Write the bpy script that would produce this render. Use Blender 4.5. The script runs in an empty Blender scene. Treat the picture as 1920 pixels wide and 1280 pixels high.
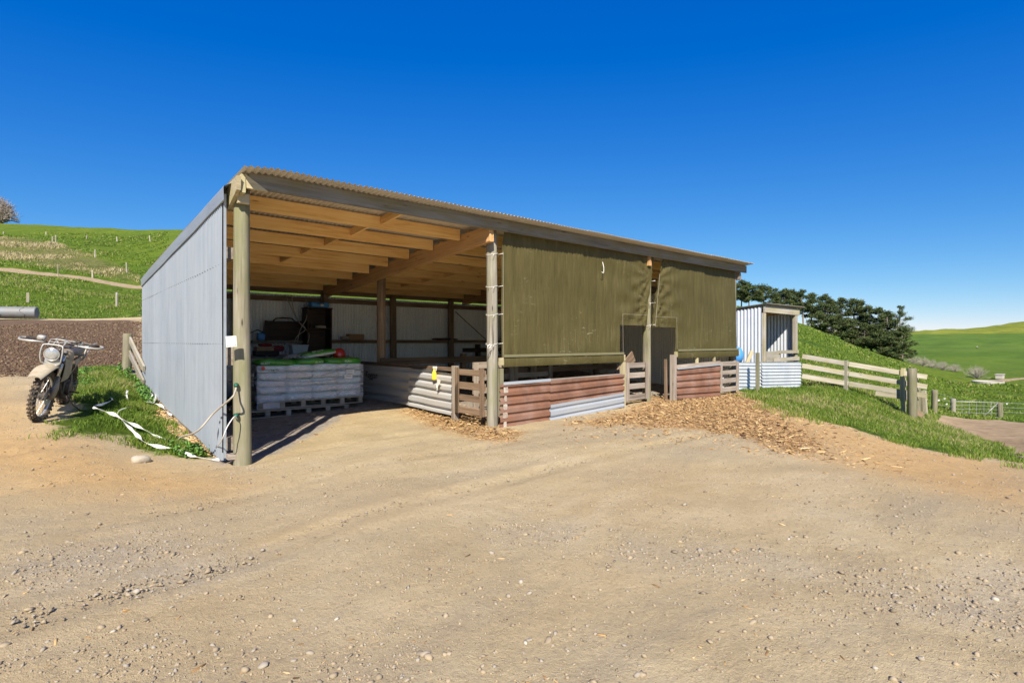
import bpy, math, random
import numpy as np
from mathutils import Vector, Matrix, Euler
random.seed(7); rng = np.random.default_rng(11)
S = bpy.context.scene; C = S.collection
# ------------------------------------------------------------------ camera, light, exposure
EYE = 1.5; F = 1030.0
cd = bpy.data.cameras.new('camera'); cam = bpy.data.objects.new('camera', cd); C.objects.link(cam)
cd.sensor_width = 36; cd.lens = F/1920*36; cd.clip_end = 3000; cd.clip_start = 0.05
YAW = math.atan2(.6547, .7559)
cam.location = (0, 0, EYE); cam.rotation_euler = (math.radians(90), 0, -YAW)
S.camera = cam
S.render.resolution_x = 1024; S.render.resolution_y = 682
EXPO = .78; SUN_EL = math.radians(41); SUN_AZ = math.atan2(-.643, -.766)
w = bpy.data.worlds.new('World'); S.world = w; w.use_nodes = True
nt = w.node_tree; nt.nodes.clear()
sk = nt.nodes.new('ShaderNodeTexSky'); sk.sky_type = 'NISHITA'; sk.sun_disc = False
sk.sun_elevation = SUN_EL; sk.sun_rotation = SUN_AZ; sk.altitude = 150; sk.air_density = .8; sk.dust_density = 0; sk.ozone_density = 8
sp_ = nt.nodes.new('ShaderNodeSeparateColor'); cb_ = nt.nodes.new('ShaderNodeCombineColor'); nt.links.new(sk.outputs[0], sp_.inputs[0])
for i_, (a_, g_) in enumerate(((1.08, 1.32), (.82, .94), (.87, .44))):      # polarising-filter look of the photograph's sky: one tone curve per channel
    m1 = nt.nodes.new('ShaderNodeMath'); m1.operation = 'MULTIPLY'; m1.inputs[1].default_value = .144; nt.links.new(sp_.outputs[i_], m1.inputs[0])
    m2 = nt.nodes.new('ShaderNodeMath'); m2.operation = 'POWER'; m2.inputs[1].default_value = g_; nt.links.new(m1.outputs[0], m2.inputs[0])
    m3 = nt.nodes.new('ShaderNodeMath'); m3.operation = 'MULTIPLY'; m3.inputs[1].default_value = a_/(.13*2**EXPO); nt.links.new(m2.outputs[0], m3.inputs[0]); nt.links.new(m3.outputs[0], cb_.inputs[i_])
hs = nt.nodes.new('ShaderNodeHueSaturation'); hs.inputs['Saturation'].default_value = 1.08; hs.inputs['Value'].default_value = 1.0
bg = nt.nodes.new('ShaderNodeBackground'); bg.inputs[1].default_value = 0.13
wo = nt.nodes.new('ShaderNodeOutputWorld')
nt.links.new(cb_.outputs[0], hs.inputs['Color']); nt.links.new(hs.outputs[0], bg.inputs[0]); nt.links.new(bg.outputs[0], wo.inputs[0])
sd_ = bpy.data.lights.new('sun', 'SUN'); sd_.energy = 4.9; sd_.angle = math.radians(.5); sd_.color = (1, .91, .76)
sun = bpy.data.objects.new('sun', sd_); C.objects.link(sun); sun.location = (-20, -24, 30)
sun.rotation_euler = Vector((.643*math.cos(SUN_EL), .766*math.cos(SUN_EL), -math.sin(SUN_EL))).to_track_quat('-Z', 'Y').to_euler()
vs = S.view_settings; vs.view_transform = 'Standard'; vs.look = 'None'; vs.gamma = 1; vs.use_curve_mapping = False; vs.exposure = EXPO
S.cycles.max_bounces = 10; S.cycles.diffuse_bounces = 8; S.cycles.glossy_bounces = 3
# ------------------------------------------------------------------ projection helpers (metres)
FX, FY = .6547, .7559
def P(px, py, Z):
    r = (px-960)/F
    return Vector((Z*(FX+r*FY), Z*(FY-r*FX), EYE-(py-640)/F*Z))
def PY(px, y, py=None):                 # point of a sight line on the plane y = const
    r = (px-960)/F; Z = y/(FY-r*FX)
    return P(px, py if py is not None else 640, Z)
def PX(px, x, py=None):
    r = (px-960)/F; Z = x/(FX+r*FY)
    return P(px, py if py is not None else 640, Z)
# ------------------------------------------------------------------ terrain
COLS = {
 -700: [(5,.15),(8,.6),(20,1.6),(34,2.8),(45,4.2),(57,8),(61,9.2),(130,29),(200,30),(600,25)],
 0:    [(5,.12),(7,.42),(10,.75),(20,1.7),(34,2.82),(42,4.2),(57,8.7),(61,9.95),(95,19.5),(130,29.8),(180,31),(600,25)],
 130:  [(5,.08),(7,.36),(10,.7),(20,1.7),(34,2.83),(42,4.2),(57,7.9),(61,9.1),(95,19),(130,29.3),(180,30),(600,25)],
 268:  [(6.5,.06),(9,.3),(11.7,.62),(20,1.6),(34,2.85),(42,4.0),(57,6.55),(61,7.6),(95,18),(130,28.5),(180,29),(600,25)],
 350:  [(6.5,.03),(8.8,.2),(11,.3),(14,.5),(20,1.6),(34,2.9),(42,4),(60,8),(130,28),(180,28),(600,25)],
 448:  [(6.6,0),(9,.06),(12,.15),(14,.3),(20,1.4),(34,3.),(60,8),(130,27),(600,25)],
 700:  [(9,.09),(11.4,.2),(15,.25),(20,1.2),(34,3),(60,8),(110,19),(130,20),(600,16)],
 922:  [(7.5,.02),(9.2,.07),(12,.2),(17,.25),(22,1.2),(40,4),(70,9),(110,12),(600,10)],
 1213: [(9,.04),(12,.2),(17,.22),(24,.8),(40,3),(70,6),(110,9),(600,6)],
 1345: [(10,.04),(13.8,.16),(18,.18),(30,1),(60,4),(110,9),(600,6)],
 1390: [(10,0),(14.5,.17),(18,.15),(30,1),(60,4.2),(110,8.4),(140,8),(200,1),(300,8),(600,2)],
 1500: [(9,-.03),(12,-.04),(16,.02),(18,-.03),(22,.1),(40,1.2),(70,3.1),(110,5.3),(130,4.2),(200,-3),(300,8),(600,0)],
 1600: [(6,-.02),(9,-.08),(12,-.12),(15,-.07),(17.5,0),(22,-.05),(40,.1),(70,.35),(110,.75),(130,-.6),(200,-6),(300,8),(600,0)],
 1700: [(6,-.02),(9,-.22),(12,-.48),(15,-.75),(17.5,-.9),(22,-1.2),(40,-1.7),(70,-2.1),(110,-2.6),(150,-5),(200,-3.5),(300,7.6),(600,0)],
 1780: [(6,-.04),(9,-.3),(12,-.6),(15,-.95),(20,-1.6),(26,-2.36),(39,-3.9),(60,-4.7),(90,-5.0),(110,-4.7),(150,-4.5),(200,-.8),(250,4),(300,9.1),(600,0)],
 1850: [(6,-.05),(9,-.4),(12,-.9),(15,-1.35),(20,-1.85),(26,-2.45),(39,-3.95),(60,-4.7),(90,-5.0),(150,-5.2),(200,-.8),(250,4.2),(300,9.6),(600,0)],
 1920: [(6,-.05),(9,-.42),(12,-.95),(15,-1.4),(20,-1.9),(26,-2.5),(39,-4),(60,-4.7),(90,-5.),(150,-5.5),(200,0),(250,6.5),(300,14.2),(380,15),(600,8)],
 2600: [(6,-.05),(9,-.35),(15,-1.4),(26,-2.5),(39,-4),(60,-4.7),(90,-5.),(150,-5.5),(200,0),(300,19),(400,22),(600,14)],
}
TS, LS = .25, .01
TH = np.arange(-180, 180.01, TS); LR = np.arange(math.log(.5), math.log(900), LS)
def build_table():
    keys = sorted(COLS); rows = []; ths = []
    flat = np.interp(LR, [math.log(30), math.log(100), math.log(600)], [0, 3, 6])
    ths += [-180., -110.]; rows += [flat, np.interp(LR, [math.log(4), math.log(30), math.log(110)], [0, 2, 14])]
    for k in keys:
        th = math.atan((k-960)/F); pts = COLS[k]
        rho = [math.log(2.5)]+[math.log(Z/math.cos(th)) for Z, z in pts]; zz = [0]+[z for Z, z in pts]
        ths.append(math.degrees(th)); rows.append(np.interp(LR, rho, zz))
    ths += [110., 180.]; rows += [np.interp(LR, [math.log(6), math.log(40), math.log(200)], [0, -3, 4]), flat]
    R = np.array(rows); T = np.empty((len(TH), len(LR)))
    for j in range(len(LR)): T[:, j] = np.interp(TH, ths, R[:, j])
    def blur(A, s, ax):
        n = int(3*s); k = np.exp(-.5*(np.arange(-n, n+1)/s)**2); k /= k.sum()
        return np.apply_along_axis(lambda v: np.convolve(np.pad(v, n, mode='edge'), k, 'valid'), ax, A)
    return blur(blur(T, 5, 1), 5, 0)
TAB = build_table()
def hsh(i, j, s):
    h = (i*374761393 + j*668265263 + s*1442695041).astype(np.int64) & 0x7fffffff
    h = ((h ^ (h >> 13))*1274126177) & 0x7fffffff
    return ((h ^ (h >> 16)) & 0xffff)/65535.
def vn(x, y, s=0):
    xi = np.floor(x).astype(np.int64); yi = np.floor(y).astype(np.int64); fx = x-xi; fy = y-yi
    fx = fx*fx*(3-2*fx); fy = fy*fy*(3-2*fy)
    a = hsh(xi, yi, s); b = hsh(xi+1, yi, s); c = hsh(xi, yi+1, s); d = hsh(xi+1, yi+1, s)
    return (a*(1-fx)+b*fx)*(1-fy)+(c*(1-fx)+d*fx)*fy-.5
def H(x, y):
    x = np.atleast_1d(np.asarray(x, float)); y = np.atleast_1d(np.asarray(y, float))
    fw = x*FX+y*FY; rt = x*FY-y*FX
    th = np.degrees(np.arctan2(rt, fw)); lr = np.log(np.maximum(np.hypot(x, y), .51))
    a = np.clip((th+180)/TS, 0, len(TH)-1.001); b = np.clip((lr-LR[0])/LS, 0, len(LR)-1.001)
    i = a.astype(int); j = b.astype(int); u = a-i; v = b-j
    z = (TAB[i, j]*(1-u)+TAB[i+1, j]*u)*(1-v)+(TAB[i, j+1]*(1-u)+TAB[i+1, j+1]*u)*v
    r = np.hypot(x, y)
    z = z+vn(x*.9, y*.9, 1)*.035+vn(x*3.1, y*3.1, 2)*.014*np.clip(1.2-r/60, 0, 1)+vn(x*11, y*11, 3)*.007*(r < 16)
    z = z+np.clip((r-24)/30, 0, 1)*(vn(x/7, y/7, 4)*.5+vn(x/2.2, y/2.2, 5)*.14)*np.where(r > 200, 2, 1)
    return z
def h1(x, y): return float(H(x, y)[0])
ZZ = np.exp(np.linspace(math.log(2), math.log(420), 2600))
def G(px, py):                          # where a sight line meets the ground
    r = (px-960)/F; x = ZZ*(FX+r*FY); y = ZZ*(FY-r*FX); z = EYE-(py-640)/F*ZZ
    k = np.nonzero(z < H(x, y))[0]; k = k[0] if len(k) else len(ZZ)-1
    return float(x[k]), float(y[k])
def poly(pts): return np.array([G(*p) for p in pts])
def sdist(pg, x, y, cap=6.):            # signed distance, + inside
    d = np.full(x.shape, 1e9); ins = np.zeros(x.shape, bool); n = len(pg)
    for i in range(n):
        ax, ay = pg[i]; bx, by = pg[(i+1) % n]; ex, ey = bx-ax, by-ay
        t = np.clip(((x-ax)*ex+(y-ay)*ey)/(ex*ex+ey*ey+1e-9), 0, 1)
        d = np.minimum(d, (x-ax-t*ex)**2+(y-ay-t*ey)**2)
        with np.errstate(divide='ignore', invalid='ignore'):
            c = ((ay > y) != (by > y)) & (x < ex*(y-ay)/(ey if ey else 1e-9)+ax)
        ins ^= c
    return np.clip(np.where(ins, 1, -1)*np.sqrt(d), -cap, cap)
# ------------------------------------------------------------------ objects
def tag(o, label=None, cat=None, group=None, kind=None):
    if label: o['label'] = label
    if cat: o['category'] = cat
    if group: o['group'] = group
    if kind: o['kind'] = kind
    return o
def thing(name, label, cat, loc=(0, 0, 0), rot=(0, 0, 0), group=None):
    o = bpy.data.objects.new(name, None); C.objects.link(o); o.empty_display_size = .2
    o.location = loc; o.rotation_euler = rot
    return tag(o, label, cat, group)
def wm(o):
    m = Matrix.LocRotScale(o.location, o.rotation_euler, o.scale)
    return wm(o.parent) @ m if o.parent else m
class MB:
    def __init__(s): s.v = []; s.f = []
    def add(s, vs, fs):
        n = len(s.v); s.v += [tuple(v) for v in vs]; s.f += [tuple(n+i for i in f) for f in fs]; return s
    def box(s, c, d, m=None):
        c = Vector(c); q = []
        for i in (-.5, .5):
            for j in (-.5, .5):
                for k in (-.5, .5):
                    p = Vector((i*d[0], j*d[1], k*d[2])); q.append(c+(m @ p if m else p))
        return s.add(q, [(0,1,3,2),(4,6,7,5),(0,4,5,1),(2,3,7,6),(0,2,6,4),(1,5,7,3)])
    def tube(s, pts, r, n=8, cap=True, closed=False):
        pts = [Vector(p) for p in pts]; m = len(pts); rings = []; up = None
        for i, p in enumerate(pts):
            a = pts[(i-1) % m] if (i or closed) else p; b = pts[(i+1) % m] if (i < m-1 or closed) else p
            t = (b-a).normalized()
            if up is None: up = t.orthogonal().normalized()
            up = (up-t*up.dot(t)).normalized(); w_ = t.cross(up)
            rr = r[i] if hasattr(r, '__len__') else r
            rings.append([p+(up*math.cos(2*math.pi*k/n)+w_*math.sin(2*math.pi*k/n))*rr for k in range(n)])
        fs = []; mm = m if closed else m-1
        for i in range(mm):
            for k in range(n):
                a = i*n+k; b = i*n+(k+1) % n; c = ((i+1) % m)*n; fs.append((a, b, c+(k+1) % n, c+k))
        if cap and not closed: fs += [tuple(range(n))[::-1], tuple((m-1)*n+k for k in range(n))]
        return s.add([v for rg in rings for v in rg], fs)
    def lathe(s, prof, c, ax=(0, 0, 1), n=20):
        c = Vector(c); ax = Vector(ax).normalized(); u = ax.orthogonal().normalized(); v = ax.cross(u); q = []; fs = []
        for rr, h in prof:
            for k in range(n): q.append(c+ax*h+(u*math.cos(2*math.pi*k/n)+v*math.sin(2*math.pi*k/n))*rr)
        for i in range(len(prof)-1):
            for k in range(n): fs.append((i*n+k, i*n+(k+1) % n, (i+1)*n+(k+1) % n, (i+1)*n+k))
        return s.add(q, fs)
    def grid(s, A):                       # A[i][j] points
        m, n = len(A), len(A[0])
        return s.add([p for r_ in A for p in r_], [(i*n+j, i*n+j+1, (i+1)*n+j+1, (i+1)*n+j) for i in range(m-1) for j in range(n-1)])
    def pillow(s, c, d, e=.45, n=14, m=8, wob=0, m3=None):
        c = Vector(c); q = []; sg = lambda t, p: math.copysign(abs(t)**p, t); o = random.random()*9
        for i in range(m+1):
            a = -math.pi/2+math.pi*i/m
            for k in range(n):
                b = 2*math.pi*k/n
                p = Vector((sg(math.cos(a), e)*sg(math.cos(b), e)*d[0]/2, sg(math.cos(a), e)*sg(math.sin(b), e)*d[1]/2, sg(math.sin(a), e)*d[2]/2))
                if wob: p *= 1+wob*math.sin(b*3+o)*math.sin(a*2+o*2)
                q.append(c+(m3 @ p if m3 else p))
        return s.add(q, [(i*n+k, i*n+(k+1) % n, (i+1)*n+(k+1) % n, (i+1)*n+k) for i in range(m) for k in range(n)])
    def mesh(s, name, smooth=False):
        me = bpy.data.meshes.new(name); me.from_pydata(s.v, [], s.f); me.update()
        if smooth: me.shade_smooth()
        return me
def put(name, mb, mat, parent=None, world=False, smooth=False, label=None):
    if parent is not None and world:
        inv = wm(parent).inverted(); mb.v = [tuple(inv @ Vector(v)) for v in mb.v]
    me = mb.mesh(name, smooth); me.materials.append(mat)
    o = bpy.data.objects.new(name, me); C.objects.link(o); o.parent = parent
    if label: o['label'] = label
    return o
def bigmesh(name, V, Fq, mat, col=None, smooth=False, kind='stuff'):
    """V (n,3) ; Fq (m,k) all faces of k corners"""
    me = bpy.data.meshes.new(name); m, k = Fq.shape
    me.vertices.add(len(V)); me.vertices.foreach_set('co', V.astype(np.float32).ravel())
    me.loops.add(m*k); me.loops.foreach_set('vertex_index', Fq.astype(np.int32).ravel())
    me.polygons.add(m); me.polygons.foreach_set('loop_start', (np.arange(m)*k).astype(np.int32))
    me.update(calc_edges=True)
    if smooth: me.polygons.foreach_set('use_smooth', np.ones(m, bool))
    if col is not None:
        a = me.attributes.new('tone', 'FLOAT', 'POINT'); a.data.foreach_set('value', col.astype(np.float32))
    me.materials.append(mat); o = bpy.data.objects.new(name, me); C.objects.link(o)
    if kind: o['kind'] = kind
    return o
BM = {}
def board(name, p0, p1, w, t, mat, parent=None, up=(0, 0, 1), label=None, taper0=0):
    """plank from p0 to p1, width w along up, thickness t; grain along local x"""
    p0 = Vector(p0); p1 = Vector(p1); L = (p1-p0).length; X = (p1-p0)/L; U = Vector(up); U = (U-X*U.dot(X)).normalized(); Y = U.cross(X)
    key = (round(L, 3), w, t, taper0, mat.name)
    if key not in BM:
        c = min(.004, w*.1, t*.1); pr = [(-t/2+c, -w/2), (t/2-c, -w/2), (t/2, -w/2+c), (t/2, w/2-c), (t/2-c, w/2), (-t/2+c, w/2), (-t/2, w/2-c), (-t/2, -w/2+c)]
        mb = MB(); n = 8; k = 2 if L > 1.2 else 1; vsx = []
        for i in range(k+1):
            for a, b in pr: vsx.append((L*i/k+(taper0*(b/w+.5) if i == 0 else 0), a, b))
        fs = [(i*n+j, (i+1)*n+j, (i+1)*n+(j+1) % n, i*n+(j+1) % n)[::-1] for i in range(k) for j in range(n)]
        fs += [tuple(range(8)), tuple(k*n+j for j in range(8))[::-1]]
        mb.add(vsx, fs); me = mb.mesh(name); me.materials.append(mat); BM[key] = me
    o = bpy.data.objects.new(name, BM[key]); C.objects.link(o)
    M = Matrix((X, Y, U)).transposed().to_4x4(); M.translation = p0
    o.parent = parent; M = (wm(parent).inverted() @ M) if parent is not None else M
    o.matrix_basis = M
    if label: o['label'] = label
    return o
def pole(name, p0, p1, r0, r1, mat, parent=None, n=18, label=None, rough=.004, dome=False):
    p0 = Vector(p0); p1 = Vector(p1); L = (p1-p0).length; X = (p1-p0)/L; U = X.orthogonal().normalized(); Y = U.cross(X)
    mb = MB(); k = 7; q = []; o1 = random.random()*6
    for i in range(k+1):
        f = i/k; r = r0+(r1-r0)*f
        bx = math.sin(f*3.1+o1)*rough*1.5; by = math.cos(f*2.7+o1)*rough*1.5
        for j in range(n):
            a = 2*math.pi*j/n; rr = r+rough*math.sin(a*3+o1+f*2)
            q.append((L*f, bx+rr*math.cos(a), by+rr*math.sin(a)))
    fs = [(i*n+j, i*n+(j+1) % n, (i+1)*n+(j+1) % n, (i+1)*n+j) for i in range(k) for j in range(n)]
    mb.add(q, fs); nb = len(mb.v)
    # chamfered top end
    top = [(L+r1*.12, v[1]*.9, v[2]*.9) for v in q[k*n:]]
    mb.add(top, [tuple(range(n))]); mb.f += [(k*n+j, k*n+(j+1) % n, nb+(j+1) % n, nb+j) for j in range(n)]
    me = mb.mesh(name); me.materials.append(mat); sm = np.ones(len(me.polygons), bool); sm[len(fs)] = False
    me.polygons.foreach_set('use_smooth', sm)
    o = bpy.data.objects.new(name, me); C.objects.link(o)
    M = Matrix((X, Y, U)).transposed().to_4x4(); M.translation = p0
    o.parent = parent; o.matrix_basis = (wm(parent).inverted() @ M) if parent is not None else M
    if label: o['label'] = label
    return o
def copytree(o, parent=None):
    c = o.copy(); C.objects.link(c); c.parent = parent
    for ch in [x for x in C.objects if x.parent == o]: copytree(ch, c)
    return c
# ------------------------------------------------------------------ materials
class T:
    def __init__(s, name):
        s.m = bpy.data.materials.new(name); s.m.use_nodes = True; s.n = s.m.node_tree; s.n.nodes.clear()
        s.b = s.N('ShaderNodeBsdfPrincipled'); s.o = s.N('ShaderNodeOutputMaterial'); s.n.links.new(s.b.outputs[0], s.o.inputs[0])
    def N(s, t, **k):
        x = s.n.nodes.new(t)
        for a, b in k.items(): setattr(x, a, b)
        return x
    def L(s, a, b):
        if isinstance(a, (int, float)): b.default_value = a
        elif isinstance(a, tuple): b.default_value = a if len(a) == len(b.default_value) else (*a, 1)
        else: s.n.links.new(a, b)
    def set(s, **k):
        for a, b in k.items(): s.L(b, s.b.inputs[{'base': 'Base Color', 'rough': 'Roughness', 'metal': 'Metallic', 'normal': 'Normal', 'spec': 'Specular IOR Level', 'coat': 'Coat Weight', 'alpha': 'Alpha', 'trans': 'Transmission Weight', 'sss': 'Subsurface Weight', 'emit': 'Emission Color', 'estr': 'Emission Strength'}[a]])
        return s.m
    def obj(s): return s.N('ShaderNodeTexCoord').outputs['Object']
    def geo(s): return s.N('ShaderNodeNewGeometry').outputs['Position']
    def rnd(s): return s.N('ShaderNodeObjectInfo').outputs['Random']
    def map(s, v, sc, off=None):
        x = s.N('ShaderNodeMapping'); s.L(v, x.inputs[0]); x.inputs['Scale'].default_value = sc
        if off is not None: s.L(off, x.inputs['Location'])
        return x.outputs[0]
    def noise(s, v, sc=5., det=4., ro=.55, dis=0., out=0):
        x = s.N('ShaderNodeTexNoise'); s.L(v, x.inputs['Vector']); x.inputs['Scale'].default_value = sc; x.inputs['Detail'].default_value = det
        x.inputs['Roughness'].default_value = ro; x.inputs['Distortion'].default_value = dis; return x.outputs[out]
    def vor(s, v, sc=5., out='Distance', rnd=1.):
        x = s.N('ShaderNodeTexVoronoi'); s.L(v, x.inputs['Vector']); x.inputs['Scale'].default_value = sc; x.inputs['Randomness'].default_value = rnd; return x.outputs[out]
    def ramp(s, f, st, itp='LINEAR'):
        x = s.N('ShaderNodeValToRGB'); s.L(f, x.inputs[0]); e = x.color_ramp.elements; x.color_ramp.interpolation = itp
        while len(e) < len(st): e.new(.5)
        for i, (p, c) in enumerate(st):
            e[i].position = p; e[i].color = (*c, 1) if isinstance(c, tuple) else (c, c, c, 1)
        return x.outputs[0]
    def mix(s, f, a, b, mode='MIX'):
        x = s.N('ShaderNodeMix', data_type='RGBA', blend_type=mode); s.L(f, x.inputs[0]); s.L(a, x.inputs[6]); s.L(b, x.inputs[7]); return x.outputs[2]
    def math(s, op, a, b=0., c=None, clamp=False):
        x = s.N('ShaderNodeMath', operation=op, use_clamp=clamp); s.L(a, x.inputs[0]); s.L(b, x.inputs[1])
        if c is not None: s.L(c, x.inputs[2])
        return x.outputs[0]
    def bump(s, h, st=.3, d=.01, nrm=None):
        x = s.N('ShaderNodeBump'); s.L(h, x.inputs['Height']); x.inputs['Strength'].default_value = st; x.inputs['Distance'].default_value = d
        if nrm is not None: s.L(nrm, x.inputs['Normal'])
        return x.outputs[0]
    def attr(s, n, out='Fac'): return s.N('ShaderNodeAttribute', attribute_name=n).outputs[out]
    def off(s):
        x = s.N('ShaderNodeCombineXYZ'); r = s.rnd()
        for i, k in enumerate((31., 17., 47.)): s.L(s.math('MULTIPLY', r, k), x.inputs[i])
        return x.outputs[0]
def wood(name, dark, mid, light, green=None, wear=.3, rough=.85):
    t = T(name); o = t.off(); c = t.obj()
    g = t.noise(t.map(c, (1.2, 26, 26), o), 1., 6, .62, .6); kn = t.vor(t.map(c, (1.4, 7, 7), o), 1.)
    big = t.noise(t.map(c, (1, 2.5, 2.5), o), 1.3, 3, .5)
    f = t.math('ADD', t.math('MULTIPLY', g, .75), t.math('MULTIPLY', big, .35))
    col = t.ramp(f, [(.34, dark), (.52, mid), (.74, light)])
    col = t.mix(t.ramp(kn, [(.03, 1.), (.09, 0.)]), col, tuple(x*.35 for x in dark))
    col = t.mix(t.math('MULTIPLY', t.ramp(t.noise(t.map(c, (.7, 1.5, 60), o), 1., 2), [(.30, 1.), (.36, 0.)]), wear), col, tuple(x*.4 for x in dark))
    if green: col = t.mix(t.ramp(t.noise(t.map(c, (1, 3, 3), o), 1.7, 5, .6), [(.42, 0.), (.66, .75)]), col, green)
    hsv = t.N('ShaderNodeHueSaturation'); t.L(col, hsv.inputs['Color']); t.L(t.math('MULTIPLY_ADD', t.rnd(), .35, .82), hsv.inputs['Value'])
    return t.set(base=hsv.outputs[0], rough=rough, spec=.25, normal=t.bump(g, .45, .006))
def plain(name, c, rough=.6, metal=0., spec=.5, var=.25, sc=9., dirt=None, amt=.5, bump=.1, coat=0.):
    t = T(name); o = t.off(); n = t.noise(t.map(t.obj(), (1, 1, 1), o), sc, 6, .6)
    col = t.mix(n, tuple(x*(1-var) for x in c), tuple(min(1, x*(1+var)) for x in c))
    if dirt: col = t.mix(t.math('MULTIPLY', t.ramp(t.noise(t.map(t.obj(), (1, 1, 1), o), sc*.7, 7, .7, .4), [(.42, 0.), (.62, 1.)]), amt), col, dirt)
    return t.set(base=col, rough=t.math('MULTIPLY_ADD', n, .25, rough-.12), metal=metal, spec=spec, coat=coat, normal=t.bump(n, bump, .004))
def galv(name, c=(.50, .53, .57), axis=2, rough=.42, metal=.35, dirt=(.30, .26, .20), damt=.3, rust=0., low=0., spot=.0):
    """galvanised iron; axis = direction the ribs (and the streaks) run"""
    t = T(name); o = t.off(); c3 = t.obj(); sc = [14., 14., 14.]; sc[axis] = .7
    st = t.noise(t.map(c3, tuple(sc), o), 1., 5, .6); bl = t.noise(t.map(c3, (1, 1, 1), o), 1.4, 5, .6, .3); sp = t.noise(t.map(c3, (1, 1, 1), o), 45., 3, .7)
    col = t.ramp(t.math('ADD', t.math('MULTIPLY', st, .5), t.math('MULTIPLY', bl, .5)), [(.3, tuple(x*.80 for x in c)), (.7, tuple(min(1, x*1.12) for x in c))])
    col = t.mix(t.math('MULTIPLY', t.ramp(bl, [(.45, 0.), (.75, 1.)]), damt), col, dirt)
    if spot: col = t.mix(t.math('MULTIPLY', t.ramp(t.noise(t.map(c3, (1, 1, 1), o), 30., 4, .7), [(.58, 0.), (.68, 1.)]), spot), col, (.09, .07, .055))
    if rust: col = t.mix(t.math('MULTIPLY', t.ramp(t.noise(t.map(c3, (1, 1, 1), o), 3.5, 8, .7, .5), [(.47, 0.), (.6, 1.)]), rust), col, (.24, .105, .055))
    hsv = t.N('ShaderNodeHueSaturation'); t.L(col, hsv.inputs['Color']); t.L(t.math('MULTIPLY_ADD', t.rnd(), .06, .97), hsv.inputs['Value'])
    return t.set(base=hsv.outputs[0], rough=t.math('MULTIPLY_ADD', sp, .2, rough-.08), metal=metal, normal=t.bump(bl, .12, .02))
M = {}
M['post'] = wood('treated_round_post', (.10, .088, .062), (.205, .185, .13), (.30, .28, .215), green=(.175, .18, .085), wear=.6)
M['post_grey'] = wood('weathered_post', (.10, .09, .075), (.24, .22, .185), (.37, .35, .305), green=(.22, .22, .13), wear=.7)
M['pine'] = wood('new_pine_timber', (.54, .29, .095), (.80, .51, .21), (.88, .63, .31), wear=.12)
M['beam'] = wood('brown_beam_timber', (.30, .16, .07), (.54, .32, .145), (.66, .42, .21), wear=.3)
M['fascia'] = wood('weathered_fascia', (.09, .086, .072), (.19, .18, .16), (.28, .268, .24), green=(.19, .165, .09), wear=.5)
M['pale_wood'] = wood('pale_sawn_timber', (.27, .22, .14), (.42, .36, .23), (.52, .46, .32), green=(.34, .33, .16), wear=.2)
M['old'] = wood('old_grey_boards', (.13, .10, .08), (.27, .225, .185), (.42, .37, .32), wear=.7)
M['old_brown'] = wood('old_brown_boards', (.085, .055, .035), (.19, .13, .085), (.30, .22, .155), wear=.7)
M['dark_wood'] = wood('dark_stained_wood', (.022, .014, .010), (.045, .028, .020), (.075, .05, .035), wear=.4, rough=.5)
M['bark'] = wood('bark_post', (.16, .10, .06), (.33, .23, .15), (.50, .40, .30), wear=.8)
M['rail'] = wood('bleached_rail', (.19, .165, .135), (.34, .31, .265), (.46, .43, .38), green=(.31, .28, .14), wear=.5)
M['pallet'] = wood('pallet_timber', (.20, .16, .12), (.38, .32, .25), (.52, .45, .36), wear=.3)
M['galv_v'] = galv('galvanised_wall', (.285, .325, .375), 2, .5, .15, (.25, .275, .295), .35)
M['galv_back'] = galv('old_galvanised_wall', (.88, .91, .94), 2, .55, .0, (.72, .69, .62), .25, spot=.4)
M['galv_roof'] = galv('roof_iron', (.56, .53, .47), 1, .6, .0, (.46, .40, .31), .5)
M['galv_new'] = galv('bright_galvanised', (.55, .59, .65), 2, .38, .15, (.5, .5, .5), .15)
M['galv_h'] = galv('galvanised_low_wall', (.40, .44, .49), 0, .42, .25, (.42, .40, .36), .4)
M['galv_pen'] = galv('dirty_pen_wall', (.44, .45, .46), 1, .5, .08, (.40, .34, .26), .6)
M['rust'] = galv('rusty_low_wall', (.175, .088, .058), 0, .85, .0, (.30, .19, .15), 1., rust=.6)
M['flash'] = galv('flashing', (.34, .38, .42), 1, .45, .3, (.3, .3, .3), .2)
M['white'] = plain('white_plastic', (.75, .75, .72), .45, dirt=(.5, .46, .38), amt=.3)
M['tape'] = plain('white_tape', (.80, .79, .75), .6, dirt=(.5, .45, .36), amt=.35)
M['rope'] = plain('weathered_rope', (.42, .38, .31), .9)
M['black'] = plain('black_rubber', (.02, .02, .02), .7, dirt=(.16, .11, .07), amt=.6)
M['dark'] = plain('dark_metal', (.05, .045, .04), .6, .3, dirt=(.16, .11, .07), amt=.6)
M['tyre'] = plain('muddy_tyre', (.035, .03, .026), .9, dirt=(.23, .165, .11), amt=.75, sc=14)
M['chrome'] = plain('bare_alloy', (.62, .62, .62), .32, .7, dirt=(.36, .29, .2), amt=.4)
M['whitepipe'] = plain('grey_white_tube', (.36, .36, .34), .4, .2, dirt=(.4, .34, .26), amt=.3)
M['fork'] = plain('dusty_fork', (.22, .19, .15), .5, .3, dirt=(.24, .17, .11), amt=.7)
M['fender'] = plain('dusty_plastic', (.34, .29, .20), .55, dirt=(.24, .16, .09), amt=.85, sc=6)
M['seatm'] = plain('black_vinyl', (.03, .03, .03), .5, dirt=(.2, .15, .1), amt=.4)
M['glass'] = plain('lamp_glass', (.42, .44, .45), .12, .4, sc=30, bump=.3, coat=1.)
M['red'] = plain('red_shell', (.50, .02, .02), .22, coat=.8, var=.1)
M['maroon'] = plain('maroon_cloth', (.20, .02, .03), .8)
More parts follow.
